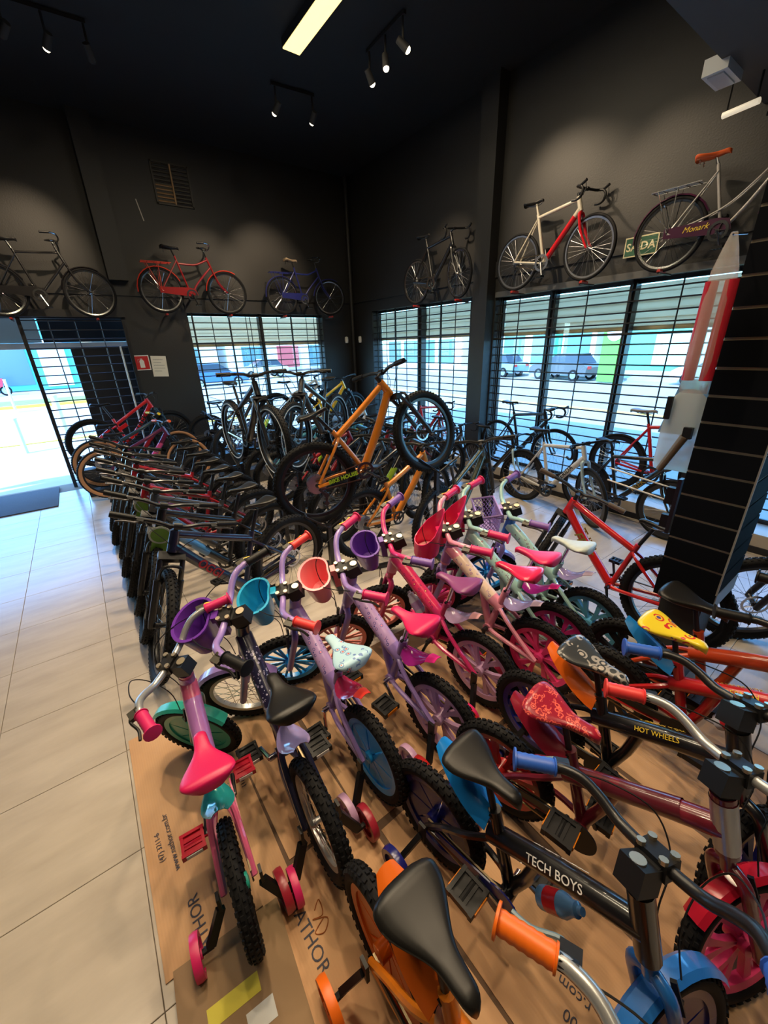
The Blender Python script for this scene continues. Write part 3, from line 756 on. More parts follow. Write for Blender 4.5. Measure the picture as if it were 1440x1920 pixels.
def bucket_fn(b):
    # bean-shaped plastic cup hung in front of the stem
    n = 28
    def ring(z, sx, sy, cx):
        o = []
        for k in range(n):
            a = 2 * PI * k / n
            r = 1.0 - 0.22 * math.exp(-((a - PI) / 0.5) ** 2)
            o.append((cx + sx * r * math.cos(a), sy * r * math.sin(a), z))
        return o
    secs = [ring(0.735, 0.004, 0.004, 0.875), ring(0.735, 0.055, 0.075, 0.875), ring(0.75, 0.064, 0.086, 0.878), ring(0.90, 0.090, 0.122, 0.885), ring(0.905, 0.100, 0.132, 0.886), ring(0.915, 0.100, 0.132, 0.886), ring(0.915, 0.086, 0.118, 0.885), ring(0.76, 0.058, 0.080, 0.877), ring(0.752, 0.004, 0.004, 0.875)]
    b.loft(secs, cap=False)
def bucket_strap(b):
    b.box((0.785, 0, 0.90), (0.03, 0.05, 0.035)); b.box((0.775, 0, 0.83), (0.035, 0.03, 0.12))
def dollseat_fn(b):
    # open scoop with a tall pointed back and low front
    n = 26; secs_o = []; secs_i = []
    for lvl in range(9):
        t = lvl / 8.0; zz = 0.74 + 0.30 * t
        sx, sy = 0.085 + 0.02 * t, 0.085 + 0.012 * t
        o = []; i_ = []
        for k in range(n):
            a = 2 * PI * k / n          # a = PI is the back (towards the rider)
            back = 0.5 - 0.5 * math.cos(a)
            top = 0.85 + 0.22 * back ** 1.6
            z = min(zz, top if lvl else zz)
            zf = 0.74 + (top - 0.74) * t
            taper = 1.0 - 0.45 * max(0, (zf - 0.92) / 0.15) if back > 0.6 else 1.0
            o.append((0.875 + sx * math.cos(a) - 0.03 * t, sy * math.sin(a) * taper, zf))
            i_.append((0.875 + (sx - 0.006) * math.cos(a) - 0.03 * t, (sy - 0.006) * math.sin(a) * taper, zf + (0.006 if lvl == 0 else 0)))
        secs_o.append(o); secs_i.append(i_)
    c0 = [(0.875, 0, 0.74)] * n; c1 = [(0.875, 0, 0.748)] * n
    b.loft([c0] + secs_o + list(reversed(secs_i)) + [c1], cap=False)
def dollcushion_fn(b): b.lathe([(0.001, 0.0), (0.07, 0.0), (0.072, 0.012), (0.05, 0.022), (0.001, 0.024)], (0.872, 0, 0.752), 18, 'z', False)
def meshbasket_fn(b):
    def P(u, vv, side):
        top = 0.93; bot = 0.73; z = bot + (top - bot) * vv; k = 0.78 + 0.22 * vv; hx, hy, cx = 0.085 * k, 0.125 * k, 0.89
        if side == 0: return (cx + hx, hy * (2 * u - 1), z)
        if side == 1: return (cx - hx, hy * (2 * u - 1), z)
        if side == 2: return (cx + hx * (2 * u - 1), hy, z)
        return (cx + hx * (2 * u - 1), -hy, z)
    for side in range(4):
        n = 9 if side < 2 else 6
        for i in range(-5, n + 1):
            for d in (1, -1):
                pts = []
                for j in range(6):
                    vv = j / 5.0; u = (i + 5 * vv) / n if d > 0 else (i + 5 * (1 - vv)) / n
                    if 0 <= u <= 1: pts.append(P(u, vv, side))
                if len(pts) > 1: b.tube(pts, 0.003, 4, False)
    for vv, r in ((0.0, 0.005), (1.0, 0.008)):
        ring = [P(0, vv, 0), P(1, vv, 0), P(1, vv, 1), P(0, vv, 1)]
        b.tube(ring, r, 6, False, True)
    b.box((0.89, 0, 0.732), (0.13, 0.19, 0.005))
def flap_girl(b):
    secs = []
    for i in range(7):
        t = i / 6.0; x = 0.255 - 0.17 * t; z = 0.565 + 0.045 * t - 0.03 * math.sin(PI * t); hw = 0.028 + 0.040 * math.sin(PI * min(1, t * 0.85 + 0.1)); dp = 0.045 - 0.02 * t
        sec = []
        for yy in [-1, -0.6, 0, 0.6, 1]: sec.append((x, hw * yy, z - dp * yy * yy))
        for yy in [1, 0.6, 0, -0.6, -1]: sec.append((x, hw * yy * 0.96, z - dp * yy * yy - 0.003))
        secs.append(sec)
    b.loft(secs)
def flap_girl_tip(b):
    secs = []
    for i in range(4):
        t = i / 3.0; x = 0.085 - 0.055 * t; z = 0.610 + 0.012 * t; hw = (0.040 - 0.012 * t); dp = 0.022 - 0.01 * t
        sec = []
        for yy in [-1, -0.6, 0, 0.6, 1]: sec.append((x, hw * yy, z - dp * yy * yy))
        for yy in [1, 0.6, 0, -0.6, -1]: sec.append((x, hw * yy * 0.96, z - dp * yy * yy - 0.003))
        secs.append(sec)
    b.loft(secs)
def flap_boy(b):
    secs = []
    for i in range(9):
        t = i / 8.0; x = 0.262 - 0.25 * t; z = 0.615 + 0.125 * t ** 1.3; hw = 0.034 + 0.034 * math.sin(PI * min(1, 0.25 + t * 0.72)); dp = 0.05 - 0.03 * t
        if t > 0.9: hw *= 0.8
        sec = []
        for yy in [-1, -0.6, 0, 0.6, 1]: sec.append((x, hw * yy, z - dp * yy * yy))
        for yy in [1, 0.6, 0, -0.6, -1]: sec.append((x, hw * yy * 0.95, z - dp * yy * yy - 0.004))
        secs.append(sec)
    b.loft(secs)
def fender_front(a0, a1, wdt=0.036, R=KR + 0.018, cx=KW, cz=KR):
    def fn(b):
        secs = []
        for i in range(12):
            a = R_(a0 + (a1 - a0) * i / 11.0); q = []
            for yy, dr in ((-1, -0.014), (-0.6, 0), (0.6, 0), (1, -0.014), (0.6, -0.004), (-0.6, -0.004)):
                q.append((cx + (R + dr) * math.cos(a), yy * wdt, cz + (R + dr) * math.sin(a)))
            secs.append(q)
        b.loft(secs)
    return fn
def tw_arm(s):
    def fn(b):
        b.box((-0.005, s * 0.085, 0.225), (0.035, 0.012, 0.10))
        b.bar((-0.01, s * 0.085, 0.20), (-0.05, s * 0.15, 0.085), 0.035, 0.022, (1, 0, 0))
        b.tube([(-0.05, s * 0.14, 0.080), (-0.05, s * 0.185, 0.080)], 0.012, 8)
    return fn
def tw_wheel(b):
    b.lathe([(0.055, -0.016), (0.076, -0.016), (0.079, 0), (0.076, 0.016), (0.055, 0.016)], (0, 0, 0), 28)
    b.disc((0, 0, 0), 0.057, 0.010, 24); b.disc((0, 0, 0), 0.018, 0.034, 12)
def chainguard_kid(b):
    b.disc((KBB[0], -0.064, KBB[1]), 0.078, 0.006, 28)
    b.loft([[(KBB[0], y, KBB[1] + 0.07), (KBB[0], y, KBB[1] + 0.03), (0.05, y, 0.255), (0.05, y, 0.285)] for y in (-0.068, -0.062)])
def brake_fn(b):
    for s in (-1, 1):
        b.bar((0.815, s * 0.03, 0.53), (0.83, s * 0.052, 0.45), 0.012, 0.016); b.box((0.842, s * 0.034, 0.455), (0.03, 0.012, 0.012))
def bottle_fn(b): b.lathe([(0.001, 0), (0.033, 0), (0.035, 0.01), (0.035, 0.10), (0.022, 0.125), (0.022, 0.145), (0.012, 0.15), (0.012, 0.165), (0.001, 0.165)], (0, 0, 0), 16, 'z', False)
def bottleband_fn(b): b.lathe([(0.0355, 0.03), (0.0358, 0.03), (0.0358, 0.085), (0.0355, 0.085)], (0, 0, 0), 16, 'z')

def kids_bike(label, x, y, head, steer, sc, c):
    g = c.get('girl', True)
    r = thing('kids_bicycle', label, 'bicycle', group='childrens bicycles on cardboard', M=root_matrix(x, y, c.get('z', 0.010), head, 0, c.get('lean', 0), sc))
    S = steer_matrix(kx(0.7), 0.7, 74, steer)
    fm = c['frame']
    f = part('frame', 'kid_frame_girl' if g else 'kid_frame_boy', kid_frame_girl if g else kid_frame_boy, fm, r)
    if 'decal' in c:
        if g: part('decal', 'kid_decal_girl', lambda b: b.tube(cr([(0.645, 0, 0.69), (0.60, 0, 0.665), (0.45, 0, 0.56), (0.36, 0, 0.5)], 4), 0.0426, 14, False), c['decal'], f)
        else: part('decal', 'kid_decal_boy', lambda b: b.tube(cr([(0.62, 0, 0.656), (0.50, 0, 0.60), (0.40, 0, 0.553)], 4), 0.0366, 14, False), c['decal'], f)
    if 'sleeve' in c: part('head_sleeve', 'kid_sleeve', lambda b: b.tube([(kx(0.62), 0, 0.62), (kx(0.80), 0, 0.80)], 0.0362, 16, False), c['sleeve'], f)
    if 'text' in c:
        tx, sz, tm_ = c['text']
        for sgn in (1, -1):
            d = Vector((0.30, 0, 0.145)).normalized() if not g else Vector((0.25, 0, 0.175)).normalized()
            o = Vector((0.50, 0, 0.602)) if not g else Vector((0.50, 0, 0.598))
            up = Vector((-d.z, 0, d.x)); nrm = Vector((0, sgn, 0)) * 0.8 + up * 0.6
            yv = (up * 0.8 - Vector((0, sgn, 0)) * 0.6)
            lettering(tx, sz, frame_m(o + nrm * (0.0375 if not g else 0.0435), d * (-sgn), yv), tm_, f)
    part('fork', 'kid_fork', kid_fork, c.get('fork', fm), r, S)
    fw = part('front_wheel', 'kid_mag_' + c['fmag'] if c['fmag'] != 'spoke' else 'kid_rim', mag_fn(KR, KT, c['fmag']) if c['fmag'] != 'spoke' else rim_fn(KR - 2 * KT + 0.004, KR - 2 * KT - 0.016, 0.034), c['fwheel'], r, S @ Matrix.Translation((KW, 0, KR)))
    part('tyre', 'kid_tyre', tyre_fn(KR, KT, 46, (0.016, 0.012, 0.006)), RUBBER, fw)
    rw = part('rear_wheel', 'kid_mag_' + c['rmag'] if c['rmag'] != 'spoke' else 'kid_rim', mag_fn(KR, KT, c['rmag']) if c['rmag'] != 'spoke' else rim_fn(KR - 2 * KT + 0.004, KR - 2 * KT - 0.016, 0.034), c['rwheel'], r, Matrix.Translation((0, 0, KR)))
    part('tyre', 'kid_tyre', None, RUBBER, rw)
    if c['fmag'] == 'spoke': part('spokes', 'kid_spokes', spokes_fn(KR - 2 * KT - 0.01, 28, 0.018, 0.025, 0.0015), STEEL, fw, stuff=True)
    if c['rmag'] == 'spoke': part('spokes', 'kid_spokes', spokes_fn(KR - 2 * KT - 0.01, 28, 0.018, 0.025, 0.0015), STEEL, rw, stuff=True)
    st = part('stem', 'kid_stem', kid_stem, BLACKP, r, S, smooth=30)
    part('bolts', 'kid_bolts', kid_bolts, mat('brass_bolt', (0.60, 0.52, 0.38), 0.38, 1.0), st, smooth=30, stuff=True)
    hb = part('handlebar', 'kid_bar', kid_bar, c['bar'], r, S)
    for s in (1, -1):
        gi, go = (KGI, KGO) if s > 0 else (flip(KGI), flip(KGO))
        part('grip', 'kid_grip%d' % s, grip_fn(gi, go, 0.0235), c['grip'], hb)
        part('lever_mount', 'kid_lvb%d' % s, leverbody_fn(gi, go), mat('lever_olive', (0.05, 0.045, 0.03), 0.4) if g else BLACKP, hb, smooth=25)
        part('brake_lever', 'kid_lv%d' % s, lever_fn(gi, go), (YEL if s < 0 else BLACKP) if g else mat('lever_blue', (0.12, 0.20, 0.25), 0.35), hb)
        part('brake_cable', 'kid_cab%d' % s, cable_fn([(0.70, s * 0.245, 0.955), (0.79, s * 0.19, 0.94), (0.87, s * 0.10, 0.90), (0.87, s * 0.04, 0.80), (0.82, s * 0.03, 0.68), (0.83, s * 0.04, 0.54)]), BLACKP, hb)
    part('front_brake', 'kid_brake', brake_fn, BLACKP, r, S)
    sd_ = part('saddle', 'kid_saddle', saddle_fn((0.352, 0.772), (0.075, 0.805), 0.100, True), c['saddle'], r, smooth=75)
    part('seatpost', 'kid_post', lambda b: b.tube([(0.268, 0, 0.58), (0.215, 0, 0.765)], 0.0125, 10), BLACKM if not g else CHROME, r)
    part('saddle_clamp', 'kid_clamp', lambda b: [b.tube([(0.222, -0.03, 0.745), (0.222, 0.03, 0.745)], 0.014, 8), b.tube([(0.262, -0.026, 0.60), (0.262, 0.026, 0.60)], 0.008, 8)], BLACKP, r)
    if 'flap' in c:
        fl_ = part('mudguard', 'kid_flap_girl' if g else 'kid_flap_boy', flap_girl if g else flap_boy, c['flap'], r)
        if 'tip' in c: part('mudguard_tip', 'kid_flap_tip', flap_girl_tip, c['tip'], fl_)
    if 'fender' in c: part('front_mudguard', 'kid_ff', fender_front(35, 150), c['fender'], r, S)
    ang = c.get('crank', 0.4)
    cs = part('crankset', 'kid_crank%.2f' % ang, crank_fn(KBB, 0.10, 0.058, 0.052, 24, ang), c.get('crankm', DARKST), r)
    for M in pedal_mats(KBB, 0.10, 0.052, ang):
        p = part('pedal', 'kid_pedal', kidpedal_fn, c.get('pedal', BLACKP), cs, M, smooth=25)
        if 'pedal' not in c: p.matrix_basis = p.matrix_basis @ Matrix.Scale(1.1, 4)
        kp = MATS['plastic_amber_reflector'] if 'pedal' not in c else plastic('white_reflector', (0.7, 0.7, 0.7), 0.2)
        for s_ in (-1, 1): pr = part('reflector', 'kid_refl%d' % s_, (lambda q: (lambda b: b.box((q * 0.0525, 0.04, 0.0), (0.004, 0.065, 0.018))))(s_), kp, cs, p.matrix_basis.copy(), smooth=0)
    part('chain_guard', 'kid_guard', chainguard_kid, c.get('guard', BLACKP), r)
    part('chain', 'kid_chain', chain_fn(KBB, 0.055, 0.035, KR, 0.052), GOLDST, r)
    if 'tw' in c:
        for s in (1, -1):
            part('stabiliser_arm', 'tw_arm%d' % s, tw_arm(s), BLACKP, r, smooth=25)
            part('stabiliser_wheel', 'tw_wheel', tw_wheel, c['tw'], r, Matrix.Translation((-0.05, s * 0.20, 0.079)))
    if 'basket' in c:
        kind, bm_ = c['basket']
        if kind == 'bucket':
            k_ = part('basket', 'kid_bucket', bucket_fn, bm_, r, S); part('basket_strap', 'kid_bstrap', bucket_strap, bm_, k_)
        elif kind == 'doll':
            k_ = part('doll_seat', 'kid_doll', dollseat_fn, bm_, r, S); part('doll_seat_base', 'kid_dollc', dollcushion_fn, mat('doll_print', (0.75, 0.35, 0.33), 0.4, var=0.4, vscale=40), k_); part('basket_strap', 'kid_bstrap', bucket_strap, bm_, k_)
        else:
            k_ = part('basket', 'kid_meshbasket', meshbasket_fn, bm_, r, S); part('basket_strap', 'kid_bstrap', bucket_strap, bm_, k_)
    if 'bottle' in c:
        bm1, bm2 = c['bottle']
        Mb = frame_m((0.46, 0, 0.42), (0, 1, 0), Vector((-0.62, 0, 0.78)))
        d = Vector((0.36, 0, 0.36)).normalized()
        Mb = Matrix.Translation((0.47, 0, 0.405)) @ Vector((0, 0, 1)).rotation_difference(d).to_matrix().to_4x4()
        bt = part('bottle', 'kid_bottle', bottle_fn, bm1, r, Mb); part('bottle_label', 'kid_bottleband', bottleband_fn, bm2, bt)
    return r

LILAC = paint('lilac', (0.33, 0.22, 0.56)); PINKF = paint('pink', (0.72, 0.13, 0.28)); MAGF = paint('magenta', (0.62, 0.03, 0.16)); MINT = paint('mint', (0.33, 0.55, 0.52))
CREAMP = paint('creampink', (0.80, 0.30, 0.42)); NAVYF = paint('navy', (0.015, 0.015, 0.04)); BLACKF = paint('black', (0.008, 0.008, 0.010)); REDF = paint('red', (0.45, 0.012, 0.015)); ORF = paint('orangered', (0.55, 0.06, 0.015))
MAROON = paint('maroon', (0.16, 0.012, 0.025)); BLUEF = paint('blue', (0.02, 0.16, 0.55)); ORANGEF = paint('orange', (0.72, 0.20, 0.01)); VIOLETP = paint('violet', (0.42, 0.18, 0.52)); TEALP = plastic('teal', (0.03, 0.42, 0.34), 0.3)
HOTPINK = plastic('hotpink', (0.66, 0.02, 0.14)); REDG = plastic('redgrip', (0.78, 0.05, 0.05)); PURG = plastic('purplegrip', (0.20, 0.10, 0.40)); BLUEG = plastic('bluegrip', (0.03, 0.12, 0.55)); ORG = plastic('orangegrip', (0.85, 0.16, 0.01)); ROSEW = plastic('rosewheel', (0.85, 0.32, 0.28), 0.3)
SKYW = plastic('skywheel', (0.02, 0.34, 0.85), 0.3); LILW = plastic('lilacwheel', (0.55, 0.33, 0.55), 0.3); PINKW = plastic('pinkwheel', (0.80, 0.05, 0.22), 0.3); NAVW = plastic('navywheel', (0.012, 0.015, 0.16), 0.25); REDW = plastic('redwheel', (0.40, 0.015, 0.015), 0.25); ORW = plastic('orangewheel', (0.75, 0.15, 0.01), 0.3); MAGW = plastic('magentawheel', (0.5, 0.02, 0.2), 0.3); BLUW = plastic('bluewheel', (0.08, 0.28, 0.42), 0.3)
def clearp(name, col): return plastic('clear_' + name, col, 0.12, trans=0.25, coat=0.5)
FL_LIL = clearp('lilac', (0.45, 0.38, 0.75)); FL_RED = clearp('red', (0.55, 0.03, 0.12)); FL_MAG = clearp('magenta', (0.40, 0.02, 0.30)); FL_PALE = clearp('pale', (0.55, 0.38, 0.62)); FL_TEAL = clearp('teal', (0.02, 0.32, 0.34))
PINKSAD = mat('pink_saddle', (0.66, 0.012, 0.11), 0.38, bump=0.05, bscale=200); REDSAD = mat('red_saddle', (0.72, 0.02, 0.09), 0.22, coat=0.4); PURSAD = mat('purple_saddle', (0.22, 0.05, 0.18), 0.35); MINTSAD = mat('mint_saddle', (0.52, 0.58, 0.54), 0.35, var=0.15, vscale=30)
BLUSAD = mat_pattern('blue_print_saddle', (0.42, 0.66, 0.80), (0.75, 0.12, 0.12), (0.12, 0.22, 0.5), 30, thr=0.42)
REDPAT = mat_pattern('red_print_saddle', (0.30, 0.01, 0.03), (0.75, 0.16, 0.12), (0.75, 0.12, 0.09), 48, 0.28, thr=0.55)
GREYPAT = mat_pattern('grey_print_saddle', (0.04, 0.045, 0.05), (0.40, 0.36, 0.32), (0.32, 0.30, 0.28), 22, 0.25, thr=0.55)
YELPAT = mat_pattern('yellow_print_saddle', (0.80, 0.62, 0.03), (0.10, 0.05, 0.28), (0.62, 0.03, 0.03), 20, 0.3, thr=0.5)
DECP = mat_pattern('lilac_decal', (0.48, 0.32, 0.62), (0.80, 0.2, 0.3), (0.1, 0.08, 0.3), 34, 0.25)
DECC = mat_pattern('cream_decal', (0.80, 0.62, 0.50), (0.6, 0.15, 0.3), (0.3, 0.2, 0.45), 34, 0.25)
DECM = mat_pattern('mint_decal', (0.38, 0.60, 0.56), (0.55, 0.05, 0.12), (0.15, 0.05, 0.1), 34, 0.25)
DECR = mat_pattern('magenta_decal', (0.66, 0.03, 0.12), (0.75, 0.55, 0.15), (0.2, 0.02, 0.1), 34, 0.25)
DECK = mat_pattern('navy_decal', (0.015, 0.015, 0.045), (0.35, 0.3, 0.6), (0.5, 0.5, 0.7), 60, 0.25)
WTXT = mat('white_lettering', (0.8, 0.8, 0.8), 0.4); YTXT = mat('yellow_lettering', (0.85, 0.6, 0.05), 0.4); KTXT = mat('black_lettering', (0.01, 0.01, 0.01), 0.4)

GIRLS = [
 ('pink and violet kids bicycle with hot pink saddle nearest the bare tiles', 0.012, 1.019, 85.7, 51.9, 0.914, dict(frame=PINKF, sleeve=VIOLETP, decal=VIOLETP, bar=SILVER, grip=HOTPINK, saddle=PINKSAD, fwheel=TEALP, fmag='disc', rwheel=TEALP, rmag='disc', flap=FL_TEAL, fender=TEALP, fork=mat('teal_grey_fork', (0.12, 0.22, 0.22), 0.3), pedal=plastic('redpedal', (0.42, 0.01, 0.03), 0.2), tw=HOTPINK, guard=PINKF, crank=0.15)),
 ('dark navy kids bicycle with black saddle and lilac fork', 0.351, 1.023, 89.9, 60.9, 1.01, dict(frame=NAVYF, decal=DECK, fork=LILAC, bar=LILAC, grip=BLACKP, saddle=BLACKV, fwheel=SILVER, fmag='spoke', rwheel=SILVER, rmag='spoke', flap=FL_LIL, fender=LILAC, basket=('bucket', plastic('purple_bucket', (0.13, 0.03, 0.33), 0.3)), crankm=CHROME, pedal=BLACKP, tw=plastic('redtw', (0.35, 0.02, 0.04), 0.3), crank=2.9)),
 ('lilac kids bicycle with pale blue printed saddle and blue wheels', 0.70, 1.126, 92.6, 63.9, 0.975, dict(frame=LILAC, decal=DECP, bar=LILAC, grip=REDG, saddle=BLUSAD, fwheel=SKYW, fmag='thin', rwheel=SKYW, rmag='disc', flap=FL_RED, tip=plastic('redtip', (0.85, 0.05, 0.03)), basket=('bucket', plastic('blue_bucket', (0.02, 0.42, 0.72), 0.3)), crankm=CHROME, tw=LILW, crank=1.2)),
 ('lilac kids bicycle with hot pink saddle and coral basket', 1.10, 1.07, 96.9, 63.0, 1.006, dict(frame=LILAC, decal=DECP, bar=LILAC, grip=HOTPINK, saddle=PINKSAD, fwheel=ROSEW, fmag='thin', rwheel=LILW, rmag='wide', flap=FL_MAG, tip=plastic('magtip', (0.85, 0.02, 0.3)), basket=('bucket', plastic('coral_bucket', (0.85, 0.22, 0.25), 0.3)), crankm=CHROME, tw=REDW, crank=0.6)),
 ('magenta kids bicycle with purple saddle and purple basket', 1.524, 1.16, 97.4, 60.2, 1.0155, dict(frame=MAGF, decal=DECR, sleeve=CREAMP, bar=MAGF, grip=PURG, saddle=PURSAD, fwheel=ROSEW, fmag='thin', rwheel=LILW, rmag='wide', flap=FL_PALE, tip=plastic('palepink', (0.85, 0.45, 0.5)), basket=('bucket', plastic('violet_bucket', (0.13, 0.04, 0.36), 0.3)), bottle=(plastic('clear_bottle', (0.5, 0.5, 0.6), 0.15), plastic('lilac_band', (0.4, 0.25, 0.5))), tw=HOTPINK, crank=1.9)),
 ('pink and cream kids bicycle with glossy red saddle and doll seat', 1.892, 1.005, 96.7, 56.1, 1.025, dict(frame=CREAMP, decal=DECC, sleeve=VIOLETP, fork=LILAC, bar=CREAMP, grip=HOTPINK, saddle=REDSAD, fwheel=PINKW, fmag='wide', rwheel=PINKW, rmag='wide', flap=FL_LIL, tip=plastic('liltip', (0.7, 0.55, 0.75)), basket=('doll', plastic('doll_pink', (0.78, 0.03, 0.14), 0.22)), crank=1.4)),
 ('mint kids bicycle with red saddle between the pink one and the mesh basket one', 2.122, 1.035, 94.3, 52.3, 1.035, dict(frame=MINT, decal=DECM, bar=MINT, grip=HOTPINK, saddle=PINKSAD, fwheel=MAGW, fmag='wide', rwheel=MAGW, rmag='wide', flap=FL_MAG, tip=plastic('magtip', (0.85, 0.02, 0.3)), basket=('doll', plastic('doll_pink', (0.78, 0.03, 0.14), 0.22)), crank=0.9)),
 ('mint kids bicycle with pale saddle and purple mesh basket', 2.451, 0.99, 90.5, 55.6, 1.016, dict(frame=MINT, decal=DECM, sleeve=BLUEF, fork=LILAC, bar=MINT, grip=PURG, saddle=MINTSAD, fwheel=SKYW, fmag='thin', rwheel=BLUW, rmag='wide', flap=FL_LIL, tip=plastic('liltip', (0.7, 0.55, 0.75)), fender=LILAC, basket=('mesh', plastic('mesh_purple', (0.40, 0.28, 0.62), 0.35)), crank=2.2)),
]
for g in GIRLS: kids_bike(*g)
BOYS = [
 ('kids bicycle with black saddle and orange wheels at the bottom edge', 0.35, 0.548, -90.5, 60, 1.0, dict(girl=False, frame=ORANGEF, bar=SILVER, grip=ORG, saddle=BLACKV, fwheel=ORW, fmag='disc', rwheel=ORW, rmag='disc', flap=ORG, tw=ORG, crank=2.4)),
 ('glossy black kids bicycle with black saddle and bright blue mudguard', 0.755, 0.74, -84.7, 71, 0.965, dict(girl=False, frame=BLACKF, fork=BLUEF, bar=BLACKM, grip=BLUEG, saddle=BLACKV, fwheel=NAVW, fmag='disc', rwheel=NAVW, rmag='disc', flap=plastic('blueflap', (0.01, 0.22, 0.70), 0.3), fender=BLUEF, tw=NAVW, crankm=CHROME, guard=NAVW, text=('TECH BOYS', 0.036, WTXT), bottle=(plastic('blue_bottle', (0.12, 0.3, 0.6), 0.2), plastic('red_band', (0.5, 0.02, 0.03), 0.2)), crank=2.7)),
 ('maroon and silver kids bicycle with red printed saddle', 1.13, 0.70, -80.5, 57.6, 0.985, dict(girl=False, frame=MAROON, decal=paint('maroon2', (0.10, 0.01, 0.02)), sleeve=SILVER, fork=MAROON, bar=SILVER, grip=REDG, saddle=REDPAT, fwheel=PINKW, fmag='wide', rwheel=REDW, rmag='wide', flap=plastic('maroonflap', (0.25, 0.01, 0.03), 0.3), fender=plastic('redfender', (0.42, 0.01, 0.03), 0.2), tw=plastic('maroontw', (0.20, 0.01, 0.02), 0.3), crank=2.0)),
 ('black kids bicycle with grey printed saddle and orange mudguard', 1.50, 0.765, -89.1, 69.9, 1.01, dict(girl=False, frame=BLACKF, bar=BLACKM, grip=BLUEG, saddle=GREYPAT, fwheel=NAVW, fmag='wide', rwheel=NAVW, rmag='wide', flap=plastic('orangeflap', (0.80, 0.14, 0.01), 0.3), text=('HOT WHEELS', 0.026, YTXT), tw=NAVW, crank=1.0)),
 ('red kids bicycle with yellow printed saddle beside the pillar', 1.99, 0.635, -89.4, 57, 1.0, dict(girl=False, frame=REDF, bar=BLACKM, grip=BLACKP, saddle=YELPAT, fwheel=REDW, fmag='wide', rwheel=BLACKP, rmag='wide', flap=plastic('blueflap2', (0.01, 0.16, 0.48), 0.3), text=('SPIDERMAN', 0.03, YTXT), bottle=(plastic('clear_bottle', (0.5, 0.5, 0.6), 0.15), plastic('red_band', (0.5, 0.02, 0.03), 0.2)), crank=0.2)),
 ('orange red kids bicycle with black saddle against the pillar', 2.27, 0.66, -91.7, 40, 1.06, dict(girl=False, frame=ORF, bar=BLACKM, grip=BLACKP, saddle=BLACKV, fwheel=BLACKP, fmag='wide', rwheel=BLACKP, rmag='wide', crank=1.2)),
]
for g in BOYS: kids_bike(*g)

# ------------------------------------------------------------------ mountain bicycles
MR, MT, MW = 0.37, 0.035, 1.12
MBB = (0.44, 0.31)
def mx_(z): return 1.072 - 0.384 * (z - 0.37)
def mtb_frame(b):
    b.tube([(mx_(0.815), 0, 0.815), (mx_(0.95), 0, 0.95)], [0.034, 0.031], 12)
    b.tube(cr([(mx_(0.85), 0, 0.85), (0.72, 0, 0.625), (MBB[0] + 0.02, 0, MBB[1] + 0.02)], 4), 0.036, 12)
    b.tube(cr([(mx_(0.93), 0, 0.925), (0.60, 0, 0.80), (0.335, 0, 0.68)], 4), 0.026, 10)
    b.tube([(MBB[0], 0, MBB[1]), (0.31, 0, 0.735)], 0.021, 10)
    b.tube([(MBB[0], -0.04, MBB[1]), (MBB[0], 0.04, MBB[1])], 0.026, 10)
    for s in (-1, 1):
        b.tube(cr([(0.335, s * 0.015, 0.665), (0.26, s * 0.05, 0.60), (0.02, s * 0.072, 0.385)], 3), 0.013, 7)
        b.tube(cr([(MBB[0], s * 0.025, MBB[1]), (0.33, s * 0.05, 0.32), (0.0, s * 0.072, 0.365)], 3), 0.015, 7)
def mtb_susframe(b):
    b.tube([(mx_(0.815), 0, 0.815), (mx_(0.96), 0, 0.96)], [0.030, 0.027], 12)
    b.tube(cr([(mx_(0.86), 0, 0.86), (0.74, 0, 0.66), (0.56, 0, 0.42), (MBB[0] + 0.02, 0, MBB[1] + 0.02)], 4), 0.034, 12)
    b.tube(cr([(mx_(0.93), 0, 0.93), (0.60, 0, 0.77), (0.36, 0, 0.62)], 4), 0.024, 10)
    b.tube([(MBB[0], 0, MBB[1]), (0.32, 0, 0.70)], 0.020, 10)
    b.box((0.42, 0, 0.56), (0.16, 0.05, 0.05), Matrix.Rotation(-0.5, 3, 'Y'))
    b.tube([(MBB[0], -0.04, MBB[1]), (MBB[0], 0.04, MBB[1])], 0.028, 10)
    for s in (-1, 1):
        b.tube(cr([(0.36, s * 0.03, 0.60), (0.2, s * 0.06, 0.52), (0.0, s * 0.07, 0.37)], 3), 0.013, 7)
        b.tube(cr([(MBB[0], s * 0.03, MBB[1] + 0.03), (0.3, s * 0.055, 0.335), (0.0, s * 0.07, 0.365)], 3), 0.015, 7)
def mtb_fork(b):
    b.box((mx_(0.79) + 0.012, 0, 0.785), (0.06, 0.16, 0.045), Matrix.Rotation(0.37, 3, 'Y'))
    for s in (-1, 1):
        b.tube([(mx_(0.66) + 0.045, s * 0.067, 0.66), (mx_(0.40) + 0.045, s * 0.067, 0.40), (MW, s * 0.067, 0.35)], [0.022, 0.021, 0.017], 10)
    b.tube(cr([(mx_(0.66) + 0.05, -0.067, 0.65), (mx_(0.73) + 0.08, -0.05, 0.77), (mx_(0.73) + 0.085, 0.05, 0.77), (mx_(0.66) + 0.05, 0.067, 0.65)], 4), 0.011, 7)
def stanchion(s):
    def fn(b): b.tube([(mx_(0.79) + 0.02, s * 0.067, 0.79), (mx_(0.65) + 0.045, s * 0.067, 0.65)], 0.0165, 10)
    return fn
def mtb_stem(b):
    b.tube([(mx_(0.95), 0, 0.95), (mx_(1.0), 0, 1.0)], 0.019, 10); b.tube([(mx_(0.985), 0, 0.985), (0.895, 0, 1.01)], 0.016, 8); b.tube([(0.897, -0.025, 1.012), (0.897, 0.025, 1.012)], 0.024, 10)
